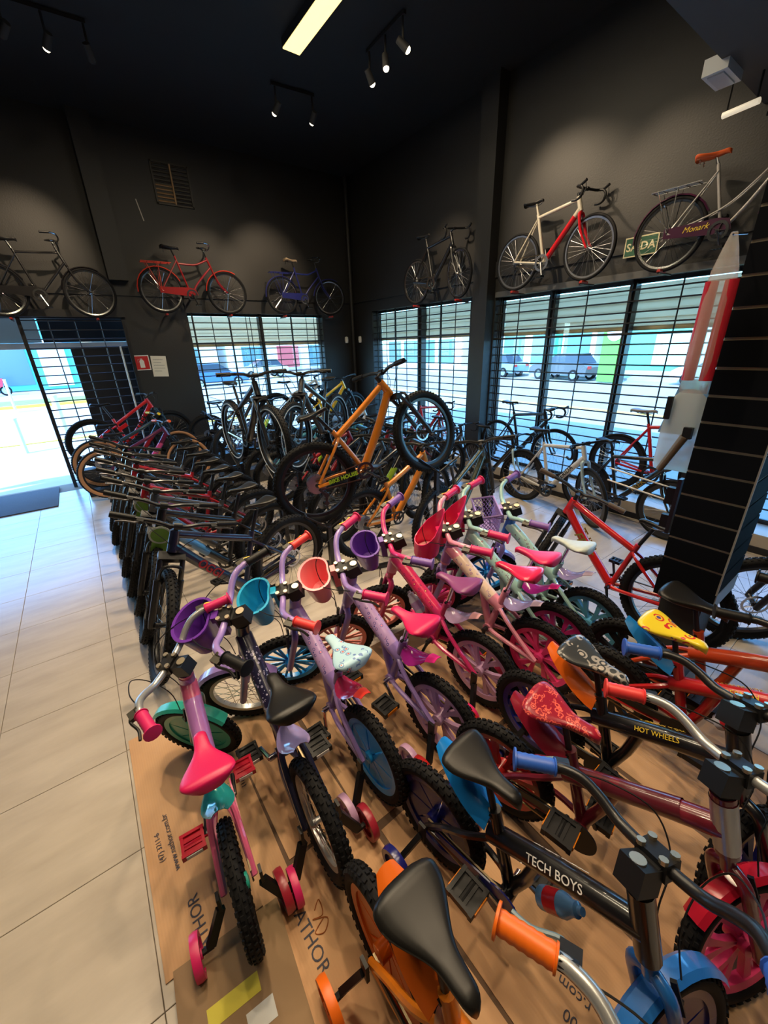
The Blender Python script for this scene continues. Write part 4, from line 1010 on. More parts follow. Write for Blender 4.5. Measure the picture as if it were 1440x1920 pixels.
def mtb_bar(b):
    half = [(0.897, 0, 1.012), (0.897, 0.05, 1.012), (0.893, 0.12, 1.03), (0.88, 0.22, 1.036), (0.855, 0.36, 1.038)]
    b.tube(cr([(x, -y, z) for x, y, z in reversed(half[1:])] + half, 4), 0.0145, 8)
MGI, MGO = (0.878, 0.235, 1.037), (0.855, 0.365, 1.039)
def derail(b):
    b.bar((0.0, -0.075, 0.34), (0.03, -0.075, 0.27), 0.02, 0.022); b.disc((0.035, -0.07, 0.265), 0.022, 0.01, 12); b.bar((0.035, -0.07, 0.265), (0.01, -0.07, 0.20), 0.008, 0.018); b.disc((0.008, -0.07, 0.195), 0.022, 0.01, 12)
def mtb(label, x, y, head, steer=0, sc=1.03, frame=None, z=0.0, pitch=0, lean=0, grip=None, tyre=None, sus=False, txt=None, accent=None, group='mountain bicycles', crank=0.6, saddle=True, drop=0.0, fork=None, tag_=False, stripe=False, stay_txt=None):
    frame = frame or BLACKF; grip = grip or BLACKP
    r = thing('mountain_bicycle', label, 'bicycle', group=group, M=root_matrix(x, y, z, head, pitch, lean, sc))
    S = steer_matrix(mx_(0.9), 0.9, 69, steer)
    f = part('frame', 'mtb_susframe' if sus else 'mtb_frame', mtb_susframe if sus else mtb_frame, frame, r)
    if accent:
        part('decal', 'mtb_decal', lambda b: b.tube([(0.79, 0, 0.712), (0.60, 0, 0.482)], 0.0368, 12, False), accent, f)
    if txt:
        t_, sz, tm_ = txt
        for sgn in (1, -1):
            d = Vector((0.40, 0, 0.50)).normalized(); up = Vector((-d.z, 0, d.x))
            lettering(t_, sz, frame_m(Vector((0.70, sgn * (0.036 if sus else 0.0385), 0.60)), d * (-sgn), up), tm_, f, shear=0.15, bold=0.002)
    if stay_txt:
        sg_ = part('chainstay_guard', 'mtb_guard', lambda b: [b.bar((0.10, s_ * 0.078, 0.362), (0.36, s_ * 0.058, 0.325), 0.012, 0.05) for s_ in (-1,)], BLACKP, f)
        lettering(stay_txt[0], stay_txt[1], frame_m((0.23, -0.0765, 0.344), Vector((0.26, 0.02, -0.037)), (0, 0, 1)), stay_txt[2], sg_, bold=0.002)
    fk = part('fork', 'mtb_fork', mtb_fork, fork or BLACKM, r, S)
    for s in (-1, 1): part('stanchion', 'mtb_stan%d' % s, stanchion(s), DARKST, fk)
    for nm, M in (('front_wheel', S @ Matrix.Translation((MW, 0, MR))), ('rear_wheel', Matrix.Translation((0, 0, MR)))):
        wl = part(nm, 'mtb_rim', rim_fn(MR - 2 * MT + 0.004, MR - 2 * MT - 0.018, 0.03, 0.022, 0.11), BLACKM, r, M)
        part('tyre', 'mtb_tyre', tyre_fn(MR, MT, 64, (0.014, 0.011, 0.005)), RUBBER, wl)
        if tyre: part('sidewall', 'mtb_wall', lambda b: [b.lathe([(MR - MT + q * MT * 1.02 * math.cos(a), s * MT * 1.03 * math.sin(a)) for q, a in ((-1, 0.5), (-1, 0.9), (-1, 1.3), (1, 1.55), (1, 1.2))], (0, 0, 0), 48, 'y', False) for s in (-1, 1)], tyre, wl)
        if stripe: part('reflective_stripe', 'mtb_stripe', lambda b: [b.lathe([(MR - MT - 0.016, s_ * 0.034), (MR - MT - 0.003, s_ * 0.037), (MR - MT - 0.003, s_ * 0.034)], (0, 0, 0), 48) for s_ in (-1, 1)], mat('white_stripe', (0.55, 0.56, 0.55), 0.6), wl)
        part('spokes', 'mtb_spokes', spokes_fn(MR - 2 * MT - 0.014, 32, 0.022, 0.03), DARKST, wl, stuff=True)
        part('disc_rotor', 'mtb_rotor', rotor_fn(0.045), STEEL, wl)
        if nm == 'rear_wheel': part('cassette', 'mtb_cassette', cassette_fn, STEEL, wl)
    part('stem', 'mtb_stem', mtb_stem, BLACKM, r, S)
    hb = part('handlebar', 'mtb_bar', mtb_bar, BLACKM, r, S)
    for s in (1, -1):
        gi, go = (MGI, MGO) if s > 0 else (flip(MGI), flip(MGO))
        part('grip', 'mtb_grip%d' % s, grip_fn(gi, go, 0.0195, False), grip, hb)
        part('lever_mount', 'mtb_lvb%d' % s, leverbody_fn(gi, go, 0.8), BLACKP, hb, smooth=25)
        part('brake_lever', 'mtb_lv%d' % s, lever_fn(gi, go), DARKST, hb)
        part('brake_cable', 'mtb_cab%d' % s, cable_fn([(0.89, s * 0.19, 1.03), (0.98, s * 0.14, 1.02), (1.0, s * 0.05, 0.95), (0.93, s * 0.03, 0.84)]), BLACKP, hb)
    part('saddle', 'mtb_saddle', saddle_fn((0.345, 0.945), (0.075, 0.962), 0.074), BLACKV, r, Matrix.Translation((0, 0, -drop)), smooth=75)
    part('saddle_rails', 'mtb_rails', rails_fn(0.95, 0.215), DARKST, r, Matrix.Translation((0, 0, -drop)))
    part('seatpost', 'mtb_post', lambda b: b.tube([(0.312, 0, 0.72), (0.236, 0, 0.90)], 0.0145, 10), BLACKM, r)
    cs = part('crankset', 'mtb_crank%.2f' % crank, crank_fn(MBB, 0.165, 0.075, 0.055, 32, crank), DARKST, r)
    for M in pedal_mats(MBB, 0.165, 0.055, crank): part('pedal', 'mtb_pedal', pedal_fn, BLACKP, cs, M, smooth=25)
    part('chain', 'mtb_chain', chain_fn(MBB, 0.072, 0.045, MR, 0.052), GOLDST, r)
    part('derailleur', 'mtb_derail', derail, DARKST, r)
    if tag_:
        tg = part('price_tag', 'mtb_tag', lambda b: [b.disc((1.03, 0.0, 0.84), 0.075, 0.004, 24, 'x'), b.box((1.03, 0.02, 0.74), (0.004, 0.13, 0.09))], mat('tag_green', (0.10, 0.22, 0.02), 0.5), r, S, smooth=25)
        part('tag_ring', 'mtb_tagring', lambda b: b.lathe([(0.062, 0.0325), (0.075, 0.0325), (0.075, 0.028), (0.062, 0.028)], (1.0, 0, 0.84), 24, 'x'), mat('tag_grey', (0.4, 0.42, 0.38), 0.5), tg)
    return r

NAVYM = paint('deepblue', (0.012, 0.016, 0.045)); BLUB = paint('midblue', (0.03, 0.07, 0.22)); OLIVE = paint('olive', (0.05, 0.06, 0.035)); ORM = paint('mtborange', (0.72, 0.23, 0.02)); DKRED = paint('mtbred', (0.26, 0.008, 0.016)); BRED = paint('brightred', (0.62, 0.012, 0.012)); YELM = paint('mtbyellow', (0.85, 0.48, 0.01)); GREYM = paint('graphite', (0.05, 0.05, 0.055)); TEALM = paint('tealmtb', (0.05, 0.22, 0.28)); PURM = paint('plum', (0.10, 0.02, 0.10)); WHITEM = paint('whitebike', (0.6, 0.6, 0.58))
PINKD = paint('pinkdecal', (0.6, 0.08, 0.25)); LIMED = paint('lime', (0.35, 0.55, 0.02)); BLUED = paint('skydecal', (0.1, 0.3, 0.6))
ordw = ['nearest the kids bicycles', 'second from the kids bicycles', 'third from the kids bicycles', 'fourth from the kids bicycles', 'fifth from the kids bicycles', 'sixth from the kids bicycles', 'seventh from the kids bicycles', 'farthest from the kids bicycles']
row1 = [(3.01, 194.6, 73, NAVYM, dict(txt=('OGGI', 0.085, mat('red_lettering', (0.45, 0.02, 0.03), 0.4)))), (3.46, 192, 72, BLACKF, dict(accent=BLUED, tag_=True)), (3.88, 192, 71, GREYM, {}), (4.24, 192, 72, DKRED, dict(tag_=True)), (4.64, 191, 70, BLACKF, dict(accent=PURM)), (5.1, 191, 71, DKRED, {}), (5.52, 190, 70, GREYM, {}), (5.98, 190, 70, BLACKF, dict(grip=None))]
cname = ['dark blue', 'black', 'graphite', 'dark red', 'plum and black', 'crimson', 'grey', 'black']
for i, (yy, hd, stt, fm, kw) in enumerate(row1):
    mtb('%s mountain bicycle in the row along the tiles, %s' % (cname[i], ordw[i]), 1.124 + 0.01 * (i % 3), yy, hd, stt, 1.03, fm, group='mountain bicycles in the row along the tiles', crank=0.4 + 0.3 * i, **kw)
row2 = [(2.62, 2.72, 12, 25, OLIVE, 'olive', {}), (2.02, 3.18, 4, 20, ORM, 'orange', {}), (1.98, 3.62, 0, 25, BLACKF, 'black', dict(accent=LIMED)), (2.0, 4.02, 0, 30, GREYM, 'graphite', {}), (1.98, 4.42, 2, 22, BLACKF, 'glossy black', dict(accent=BLUED)), (2.02, 4.84, 0, 30, DKRED, 'dark red', {}), (1.98, 5.28, 0, 25, GREYM, 'grey', dict(accent=LIMED)), (2.0, 5.72, 0, 30, TEALM, 'teal', {})]
for i, (xx, yy, hd, stt, fm, cn, kw) in enumerate(row2):
    mtb('%s mountain bicycle in the middle row, number %s from the front' % (cn, ['one', 'two', 'three', 'four', 'five', 'six', 'seven', 'eight'][i]), xx, yy, hd, stt, 1.03, fm, group='mountain bicycles in the middle row', crank=0.2 + 0.5 * i, **kw)
row3 = [(4.25, 4.15, 184, 20, BLACKF, 'black'), (4.3, 4.6, 180, 40, DKRED, 'crimson'), (4.3, 5.05, 182, 30, GREYM, 'graphite'), (4.3, 5.5, 180, 35, TEALM, 'teal'), (4.3, 5.95, 180, 30, BLACKF, 'glossy black')]
for i, (xx, yy, hd, stt, fm, cn) in enumerate(row3):
    mtb('%s mountain bicycle in the row behind the raised orange one, %s' % (cn, ['first', 'second', 'third', 'fourth', 'fifth'][i]), xx, yy, hd, stt, 1.0, fm, group='mountain bicycles in the back row', crank=0.3 + 0.6 * i)

# raised orange bicycle on a display stand
mtb('bright orange mountain bicycle raised high on a black display stand', 1.60, 3.04, -16, 22, 1.02, ORM, z=0.60, pitch=18.5, group='raised bicycles', stay_txt=('BIKE HOUSE', 0.05, LIMED), crank=-0.9)
def stand(label, p0, p1, z0, z1):
    t = thing('display_stand', label, 'stand', (p0[0], p0[1], 0))
    a = Vector((0, 0, 0)); c = Vector((p1[0] - p0[0], p1[1] - p0[1], 0)); sd2 = c.normalized().cross(Vector((0, 0, 1))) * 0.05
    one('foot', lambda b: [b.bar(a + Vector((0, 0, 0.02)) - sd2 * 6, a + Vector((0, 0, 0.02)) + sd2 * 6, 0.05, 0.03), b.bar(c + Vector((0, 0, 0.02)) - sd2 * 6, c + Vector((0, 0, 0.02)) + sd2 * 6, 0.05, 0.03), b.bar(a + Vector((0, 0, 0.02)), c + Vector((0, 0, 0.02)), 0.05, 0.03)], BLACKM, t, None, 0)
    one('post', lambda b: b.bar(a, a + Vector((0, 0, z0)), 0.04, 0.04, (1, 0, 0)), BLACKM, t, None, 0)
    one('post', lambda b: b.bar(c, c + Vector((0, 0, z1)), 0.04, 0.04, (1, 0, 0)), BLACKM, t, None, 0)
    def cradle(q, z):
        def fn(b):
            d = c.normalized()
            for sg in (-1, 1):
                b.tube([q + sd2 * sg - d * 0.2 + Vector((0, 0, z + 0.12)), q + sd2 * sg + Vector((0, 0, z - 0.02)), q + sd2 * sg + d * 0.22 + Vector((0, 0, z + 0.12))], 0.010, 6)
            for f in (-0.2, 0.0, 0.22): b.tube([q - sd2 + d * f + Vector((0, 0, z + (0.12 if f else -0.02))), q + sd2 + d * f + Vector((0, 0, z + (0.12 if f else -0.02)))], 0.010, 6)
        return fn
    one('wheel_cradle', cradle(a, z0), BLACKM, t); one('wheel_cradle', cradle(c, z1), BLACKM, t)
stand('black steel display stand under the raised orange bicycle', (1.53, 3.0), (2.60, 2.70), 0.58, 0.96)
mtb('black bicycle with white tyre stripes raised on the left stand', 1.40, 5.00, -87, 0, 1.0, BLACKF, z=0.80, pitch=2, group='raised bicycles', stripe=True, crank=1.0)
stand('black steel stand under the left striped bicycle', (1.40, 4.98), (1.455, 3.88), 0.77, 0.81)
mtb('grey bicycle with white tyre stripes raised on the right stand', 2.66, 4.72, 216, 0, 1.0, GREYM, z=0.78, pitch=2, group='raised bicycles', stripe=True, crank=0.2)
stand('black steel stand under the right striped bicycle', (2.65, 4.71), (1.755, 4.06), 0.75, 0.79)

# bicycles by the door and the left window
mtb('red full suspension mountain bicycle raised beside the door grille', -0.02, 8.0, 2, 12, 1.05, BRED, z=0.36, sus=True, txt=('TREK', 0.12, KTXT), group='bicycles by the door')
mtb('dark teal mountain bicycle with yellow grips and tan tyres', -0.02, 7.62, -2, 10, 1.03, paint('darkteal', (0.02, 0.05, 0.07)), z=0.1, grip=YEL, tyre=GUM, group='bicycles by the door', accent=DKRED)
mtb('black mountain bicycle with orange grips and tan tyres beside the doormat', 0.02, 7.2, -2, 14, 1.03, paint('purpledark', (0.10, 0.01, 0.05)), z=0.02, grip=plastic('coralgrip', (0.85, 0.12, 0.03)), tyre=GUM, group='bicycles by the door', accent=PINKD)
mtb('slim grey full suspension bicycle in front of the left window', 1.72, 7.85, 0, 8, 1.0, GREYM, z=0.28, sus=True, group='bicycles by the left window')
mtb('blue mountain bicycle with lime decals behind the front row', 1.75, 6.55, 20, 20, 1.0, BLUB, z=0.25, accent=LIMED, group='bicycles by the left window')
mtb('silver mountain bicycle with orange fork near the corner', 3.05, 7.75, -8, 20, 1.0, WHITEM, z=0.55, accent=ORM, group='bicycles near the corner')
mtb('yellow electric style mountain bicycle near the room corner', 3.35, 7.2, -8, 25, 1.0, YELM, z=0.5, sus=True, group='bicycles near the corner')
mtb('white mountain bicycle low in front of the yellow one', 3.4, 6.55, -8, 25, 1.0, WHITEM, z=0.0, accent=LIMED, group='bicycles near the corner')
mtb('black hardtail bicycle standing before the left window sill', 2.6, 7.2, 172, 30, 1.0, BLACKF, z=0.0, group='bicycles by the left window')
for x_, y_, h_, l_ in ((-0.02, 8.0, 0.35, 'red full suspension bicycle'), (-0.02, 7.62, 0.09, 'dark teal bicycle'), (1.72, 7.85, 0.27, 'slim grey bicycle by the left window'), (3.05, 7.75, 0.54, 'silver bicycle near the corner'), (3.35, 7.2, 0.49, 'yellow bicycle near the corner'), (1.75, 6.55, 0.24, 'blue bicycle with lime decals')):
    p_ = tag(one('bike_plinth', lambda b: b.box((x_ + 0.58, y_, h_ / 2), (1.7, 0.2, h_)), mat('plinth_grey', (0.03, 0.03, 0.032), 0.6), None, None, 0), 'low black plinth under the ' + l_, 'plinth')

# red carbon mountain bicycle beside the pillar, black one behind it
mtb('glossy red mountain bicycle between the mint kids bicycle and the pillar', 2.97, 0.68, 91, -74, 0.95, BRED, grip=mat('grip_brown', (0.10, 0.07, 0.05), 0.6), group='bicycles by the pillar', txt=('FELT', 0.1, mat('gold_lettering', (0.3, 0.2, 0.03), 0.4)), crank=1.3)
mtb('black mountain bicycle half hidden behind the slatwall pillar', 3.55, -0.75, 97, 30, 1.0, BLACKF, group='bicycles by the pillar', crank=0.4)

# ------------------------------------------------------------------ road bicycles
RR, RT, RW = 0.34, 0.0175, 1.0
RBB = (0.41, 0.275)
def rx_(z): return 0.958 - (z - 0.34) / 3.27
def road_frame(b):
    b.tube([(rx_(0.735), 0, 0.735), (rx_(0.885), 0, 0.885)], 0.027, 10)
    b.tube([(rx_(0.76), 0, 0.76), (RBB[0], 0, RBB[1])], 0.031, 12)
    b.tube([(rx_(0.86), 0, 0.86), (0.275, 0, 0.79)], 0.021, 10)
    b.tube([(RBB[0], 0, RBB[1]), (0.262, 0, 0.83)], 0.020, 10)
    b.tube([(RBB[0], -0.035, RBB[1]), (RBB[0], 0.035, RBB[1])], 0.021, 10)
    for s in (-1, 1):
        b.tube([(0.277, s * 0.01, 0.785), (0.0, s * 0.062, 0.34)], 0.011, 7); b.tube([(RBB[0], s * 0.02, RBB[1]), (0.3, s * 0.04, 0.29), (0.0, s * 0.062, 0.34)], 0.013, 7)
def road_fork(b):
    b.tube([(rx_(0.70), 0, 0.70), (rx_(0.74), 0, 0.735)], 0.02, 10)
    for s in (-1, 1): b.tube(cr([(rx_(0.71), s * 0.01, 0.715), (rx_(0.69), s * 0.036, 0.69), (0.90, s * 0.045, 0.52), (RW, s * 0.05, 0.34)], 4), [0.020] * 5 + [0.017] * 4 + [0.012] * 4, 8)
def road_stem(b): b.tube([(rx_(0.88), 0, 0.88), (rx_(0.925), 0, 0.925)], 0.016, 10); b.tube([(rx_(0.915), 0, 0.915), (0.885, 0, 0.935)], 0.014, 8); b.tube([(0.885, -0.02, 0.936), (0.885, 0.02, 0.936)], 0.021, 10)
def road_bar(b):
    half = [(0.885, 0, 0.936), (0.885, 0.06, 0.936), (0.887, 0.15, 0.936), (0.905, 0.195, 0.936), (0.955, 0.205, 0.925), (0.985, 0.208, 0.88), (0.965, 0.21, 0.825), (0.915, 0.212, 0.806), (0.86, 0.212, 0.812)]
    b.tube(cr([(x, -y, z) for x, y, z in reversed(half[1:])] + half, 4), 0.0135, 8)
def hood(s):
    def fn(b):
        b.tube(cr([(0.955, s * 0.206, 0.935), (0.99, s * 0.207, 0.95), (1.02, s * 0.207, 0.965)], 3), [0.015] * 3 + [0.016] * 2 + [0.017, 0.014], 8); b.tube(cr([(1.01, s * 0.207, 0.94), (1.02, s * 0.207, 0.88), (0.99, s * 0.207, 0.83)], 3), 0.005, 6)
    return fn
def road(label, x, y, head, steer=0, sc=1.0, frame=None, fork=None, z=0.0, pitch=0, lean=0, rim=None, barm=None, sad=None, tyre=None, panel=None, txt=None, crankm=None, group='road bicycles', crank=0.6, extra=None, saddle_z=0.0, deep=False):
    r = thing('road_bicycle', label, 'bicycle', group=group, M=root_matrix(x, y, z, head, pitch, lean, sc))
    S = steer_matrix(rx_(0.8), 0.8, 73, steer)
    frame = frame or BLACKF
    f = part('frame', 'road_frame', road_frame, frame, r)
    if panel: part('down_tube_panel', 'road_panel', lambda b: b.tube([(0.775, 0, 0.6965), (0.455, 0, 0.327)], 0.0320, 12, False), panel, f)
    if txt:
        t_, sz, tm_ = txt
        for sgn in (1, -1):
            d = Vector((0.40, 0, 0.49)).normalized(); up = Vector((-d.z, 0, d.x))
            lettering(t_, sz, frame_m(Vector((0.63, sgn * 0.0325, 0.529)), d * (-sgn), up), tm_, f, bold=0.001)
    part('fork', 'road_fork', road_fork, fork or frame, r, S)
    for nm, M in (('front_wheel', S @ Matrix.Translation((RW, 0, RR))), ('rear_wheel', Matrix.Translation((0, 0, RR)))):
        wl = part(nm, 'road_rimdeep' if deep else 'road_rim', rim_fn(RR - 2 * RT + 0.003, RR - 2 * RT - (0.045 if deep else 0.016), 0.020, 0.018, 0.10), rim or BLACKM, r, M)
        part('tyre', 'road_tyre', tyre_fn(RR, RT, 0), tyre or RUBBER, wl)
        part('spokes', 'road_spokes', spokes_fn(RR - 2 * RT - 0.012, 28, 0.018, 0.03), STEEL, wl, stuff=True)
        if nm == 'rear_wheel': part('cassette', 'road_cass', lambda b: [b.disc((0, -0.022 - 0.0035 * i, 0), 0.055 - 0.005 * i, 0.0018, 24) for i in range(6)], STEEL, wl)
    part('stem', 'road_stem', road_stem, BLACKM, r, S)
    hb = part('handlebar', 'road_bar', road_bar, barm or BLACKP, r, S)
    for s in (1, -1): part('brake_hood', 'road_hood%d' % s, hood(s), BLACKP, hb)
    part('saddle', 'road_saddle', saddle_fn((0.325, 0.985), (0.055, 0.992), 0.070), sad or BLACKV, r, smooth=75)
    part('seatpost', 'road_post', lambda b: b.tube([(0.265, 0, 0.82), (0.222, 0, 0.955)], 0.0135, 10), BLACKM if not panel else frame, r)
    part('saddle_rails', 'road_rails', rails_fn(0.985, 0.2), DARKST, r)
    cs = part('crankset', 'road_crank%.2f' % crank, crank_fn(RBB, 0.17, 0.095, 0.05, 40, crank), crankm or DARKST, r)
    for M in pedal_mats(RBB, 0.17, 0.05, crank): part('pedal', 'mtb_pedal', pedal_fn, BLACKP, cs, M, smooth=25)
    part('chain', 'road_chain', chain_fn(RBB, 0.09, 0.04, RR, 0.048), GOLDST, r)
    part('derailleur', 'road_derail', derail, DARKST, r, Matrix.Translation((0, 0.005, -0.03)))
    return r
WHB = paint('pearl', (0.62, 0.60, 0.56)); LTBL = paint('paleblue', (0.45, 0.60, 0.64))
road('white road bicycle with pale blue fork on the tiles by the shop window', 4.66, 3.12, -98, -28, 1.06, WHB, fork=LTBL, txt=('MERIDA', 0.075, KTXT), group='road bicycles by the window', sad=BLACKV, deep=True)
road('black road bicycle with gold lettering in front of the window kerb', 4.90, 2.36, -96, 6, 1.0, BLACKF, txt=('TREK', 0.085, mat('gold_lettering', (0.3, 0.2, 0.03), 0.4)), tyre=None, group='road bicycles by the window', deep=True)
road('slim black road bicycle standing on the kerb against the window grille', 5.26, 4.06, -93, 10, 1.02, BLACKF, z=0.24, group='road bicycles by the window')
road('black road bicycle with grey fork behind the white one', 4.78, 4.12, -97, 10, 0.95, BLACKF, fork=LTBL, group='road bicycles by the window')
road('red road bicycle on the kerb against the window, front hidden by the pillar', 5.26, 2.20, -90, 0, 1.04, BRED, z=0.28, rim=BLACKM, group='road bicycles by the window', deep=True, sad=mat('pale_saddle', (0.35, 0.33, 0.3), 0.5))
road('thin red road bicycle in front of the grille right of the corner', 5.22, 6.15, -92, 6, 0.95, BRED, z=0.2, rim=STEEL, group='road bicycles by the window')
road('black road bicycle standing left of the column', 4.85, 5.2, -95, 10, 0.95, GREYM, z=0.0, group='road bicycles by the window')
# on the right wall
ZW = 3.04 - 0.34
road('old black road bicycle with silver chainrings hung on the right wall', 5.10, 5.9, -90, -14, 1.0, BLACKF, z=ZW + 0.02, rim=CHROME, crankm=CHROME, group='bicycles hung on the right wall', crank=-1.1)
road('white and red road bicycle hung on the right wall', 5.10, 3.86, -90, -6, 0.97, paint('ivory', (0.60, 0.55, 0.45)), fork=paint('racered', (0.62, 0.01, 0.02)), z=ZW + 0.01, panel=paint('racered', (0.62, 0.01, 0.02)), rim=STEEL, crankm=STEEL, group='bicycles hung on the right wall', crank=-1.3)

# ------------------------------------------------------------------ old roadsters
CR_, CT_, CW_ = 0.335, 0.019, 1.06
CBB = (0.45, 0.28)
def cx_(z): return 0.985 - (z - 0.335) / 2.75
def city_frame(kind):
    def fn(b):
        b.tube([(cx_(0.70), 0, 0.70), (cx_(0.86), 0, 0.86)], 0.018, 10)
        if kind == 'diamond':
            b.tube([(cx_(0.84), 0, 0.835), (0.32, 0, 0.81)], 0.014, 10); b.tube([(cx_(0.72), 0, 0.72), (CBB[0], 0, CBB[1])], 0.0155, 10)
        elif kind == 'curved':
            b.tube(cr([(cx_(0.83), 0, 0.825), (0.62, 0, 0.745), (0.48, 0, 0.735), (0.335, 0, 0.74)], 5), 0.015, 10)
            b.tube(cr([(cx_(0.72), 0, 0.72), (0.64, 0, 0.52), (0.55, 0, 0.42), (CBB[0], 0, CBB[1])], 5), 0.0155, 10)
        else:
            b.tube(cr([(cx_(0.78), 0, 0.78), (0.62, 0, 0.48), (CBB[0], 0, CBB[1])], 5), 0.0155, 10)
            for s in (-1, 1): b.tube(cr([(cx_(0.82), 0, 0.82), (0.6, s * 0.02, 0.60), (0.4, s * 0.02, 0.46), (0, s * 0.06, 0.335)], 5), 0.009, 7)
        b.tube([(CBB[0], 0, CBB[1]), (0.30, 0, 0.845)], 0.0145, 10)
        b.tube([(CBB[0], -0.035, CBB[1]), (CBB[0], 0.035, CBB[1])], 0.02, 10)
        for s in (-1, 1):
            b.tube([(0.32, s * 0.012, 0.79), (0, s * 0.06, 0.335)], 0.008, 7); b.tube([(CBB[0], s * 0.02, CBB[1]), (0.3, s * 0.04, 0.29), (0, s * 0.06, 0.335)], 0.009, 7)
    return fn
def city_fork(b):
    b.tube([(cx_(0.66), 0, 0.66), (cx_(0.70), 0, 0.70)], 0.017, 10)
    for s in (-1, 1): b.tube(cr([(cx_(0.675), s * 0.01, 0.68), (cx_(0.66), s * 0.04, 0.655), (0.93, s * 0.05, 0.5), (CW_, s * 0.055, 0.335)], 4), 0.010, 8)
def city_bar(b):
    half = [(cx_(0.86), 0, 0.96), (0.83, 0.05, 0.965), (0.85, 0.12, 0.985), (0.83, 0.2, 1.02), (0.76, 0.25, 1.03), (0.66, 0.27, 1.02)]
    b.tube(cr([(x, -y, z) for x, y, z in reversed(half[1:])] + half, 4), 0.011, 8); b.tube([(cx_(0.86), 0, 0.85), (cx_(0.93), 0, 0.96)], 0.012, 8)
def fenderc(cx, a0, a1):
    return fender_front(a0, a1, 0.026, CR_ + 0.016, cx, CR_)
def rack_fn(b):
    for s in (-1, 1):
        b.tube([(0.22, s * 0.06, 0.735), (-0.22, s * 0.065, 0.735)], 0.006, 6); b.tube([(-0.16, s * 0.065, 0.735), (0, s * 0.07, 0.335)], 0.005, 6); b.tube([(0.02, s * 0.065, 0.735), (0, s * 0.07, 0.335)], 0.005, 6)
    for x in (-0.22, -0.12, -0.02, 0.08, 0.18): b.tube([(x, -0.065, 0.735), (x, 0.065, 0.735)], 0.006, 6)
    for y in (-0.03, 0, 0.03): b.tube([(-0.22, y, 0.737), (0.2, y, 0.737)], 0.004, 5)
def springs(b):
    for s in (-1, 1): b.tube([(0.16 + 0.006 * math.cos(k * 1.57), s * 0.05 + 0.012 * math.sin(k * 1.57), 0.895 + k * 0.003) for k in range(24)], 0.003, 5)
def guardc(b): b.loft([[(CBB[0] + 0.10, y, CBB[1]), (CBB[0] + 0.07, y, CBB[1] + 0.09), (CBB[0] - 0.02, y, CBB[1] + 0.11), (-0.03, y, 0.385), (-0.03, y, 0.30), (CBB[0] - 0.05, y, CBB[1] - 0.02)] for y in (-0.066, -0.06)])
def city(label, x, y, head, kind, frame, z, steer=0, sc=1.0, sad=None, rack=None, guard=None, barm=None, seat=0.0, group=None, crankm=None, txt=None, fend=None):
    r = thing('roadster_bicycle', label, 'bicycle', group=group, M=root_matrix(x, y, z, head, 0, 0, sc))
    S = steer_matrix(cx_(0.8), 0.8, 70, steer)
    f = part('frame', 'city_' + kind, city_frame(kind), frame, r)
    part('fork', 'city_fork', city_fork, frame, r, S)
    for nm, M in (('front_wheel', S @ Matrix.Translation((CW_, 0, CR_))), ('rear_wheel', Matrix.Translation((0, 0, CR_)))):
        wl = part(nm, 'city_rim', rim_fn(CR_ - 2 * CT_ + 0.004, CR_ - 2 * CT_ - 0.015, 0.028, 0.02, 0.1), CHROME, r, M)
        part('tyre', 'city_tyre', tyre_fn(CR_, CT_, 0), RUBBER, wl)
        part('spokes', 'city_spokes', spokes_fn(CR_ - 2 * CT_ - 0.01, 36, 0.02, 0.03, 0.0015), CHROME, wl, stuff=True)
    part('front_mudguard', 'city_ff', fenderc(CW_, 60, 175), fend or frame, r, S)
    part('rear_mudguard', 'city_rf', fenderc(0, 25, 185), fend or frame, r)
    hb = part('handlebar', 'city_bar', city_bar, barm or CHROME, r, S)
    for s in (1, -1): part('grip', 'city_grip%d' % s, grip_fn((0.76, s * 0.25, 1.03), (0.655, s * 0.271, 1.02), 0.015, False), BLACKP, hb)
    part('saddle', 'city_saddle', saddle_fn((0.385, 0.975), (0.11, 0.995), 0.088, True), sad or BLACKV, r, Matrix.Translation((0, 0, seat)), smooth=75)
    part('saddle_springs', 'city_springs', springs, CHROME, r, Matrix.Translation((0, 0, seat)))
    part('seatpost', 'city_post%.2f' % seat, lambda b: b.tube([(0.305, 0, 0.82), (0.262 - seat * 0.25, 0, 0.94 + seat)], 0.0125, 8), CHROME, r)
    if rack: part('luggage_rack', 'city_rack', rack_fn, rack, r)
    part('chain_guard', 'city_guard', guardc, guard or frame, r)
    if txt:
        lettering(txt, 0.07, frame_m((0.25, -0.069, 0.34), (1, 0, 0.02), (0, 0, 1)), YTXT, r, shear=0.4)
    cs = part('crankset', 'city_crank', crank_fn(CBB, 0.165, 0.085, 0.072, 36, -1.2), crankm or CHROME, r)
    for M in pedal_mats(CBB, 0.165, 0.072, -1.2): part('pedal', 'mtb_pedal', pedal_fn, BLACKP, cs, M, smooth=25)
    return r
ZV = 3.02 - 0.335
city('black Dutch style roadster hung on the left wall above the door', -0.56, 8.10, 0, 'diamond', paint('roadster_black', (0.012, 0.011, 0.012)), ZV - 0.08, 0, 1.0, group='bicycles hung on the left wall', guard=paint('roadster_black', (0.012, 0.011, 0.012)))
city('red roadster with luggage rack hung on the left wall', 1.49, 8.10, 0, 'curved', paint('roadster_red', (0.32, 0.012, 0.015)), ZV, -8, 1.0, rack=paint('rack_red', (0.62, 0.05, 0.03)), fend=paint('rack_red', (0.62, 0.05, 0.03)), group='bicycles hung on the left wall')
city('blue roadster with brown saddle hung on the left wall', 3.60, 8.10, 0, 'curved', paint('roadster_blue', (0.02, 0.025, 0.16)), ZV + 0.01, -14, 0.97, rack=paint('roadster_blue', (0.02, 0.025, 0.16)), sad=mat('tan_leather', (0.30, 0.22, 0.14), 0.5), group='bicycles hung on the left wall')
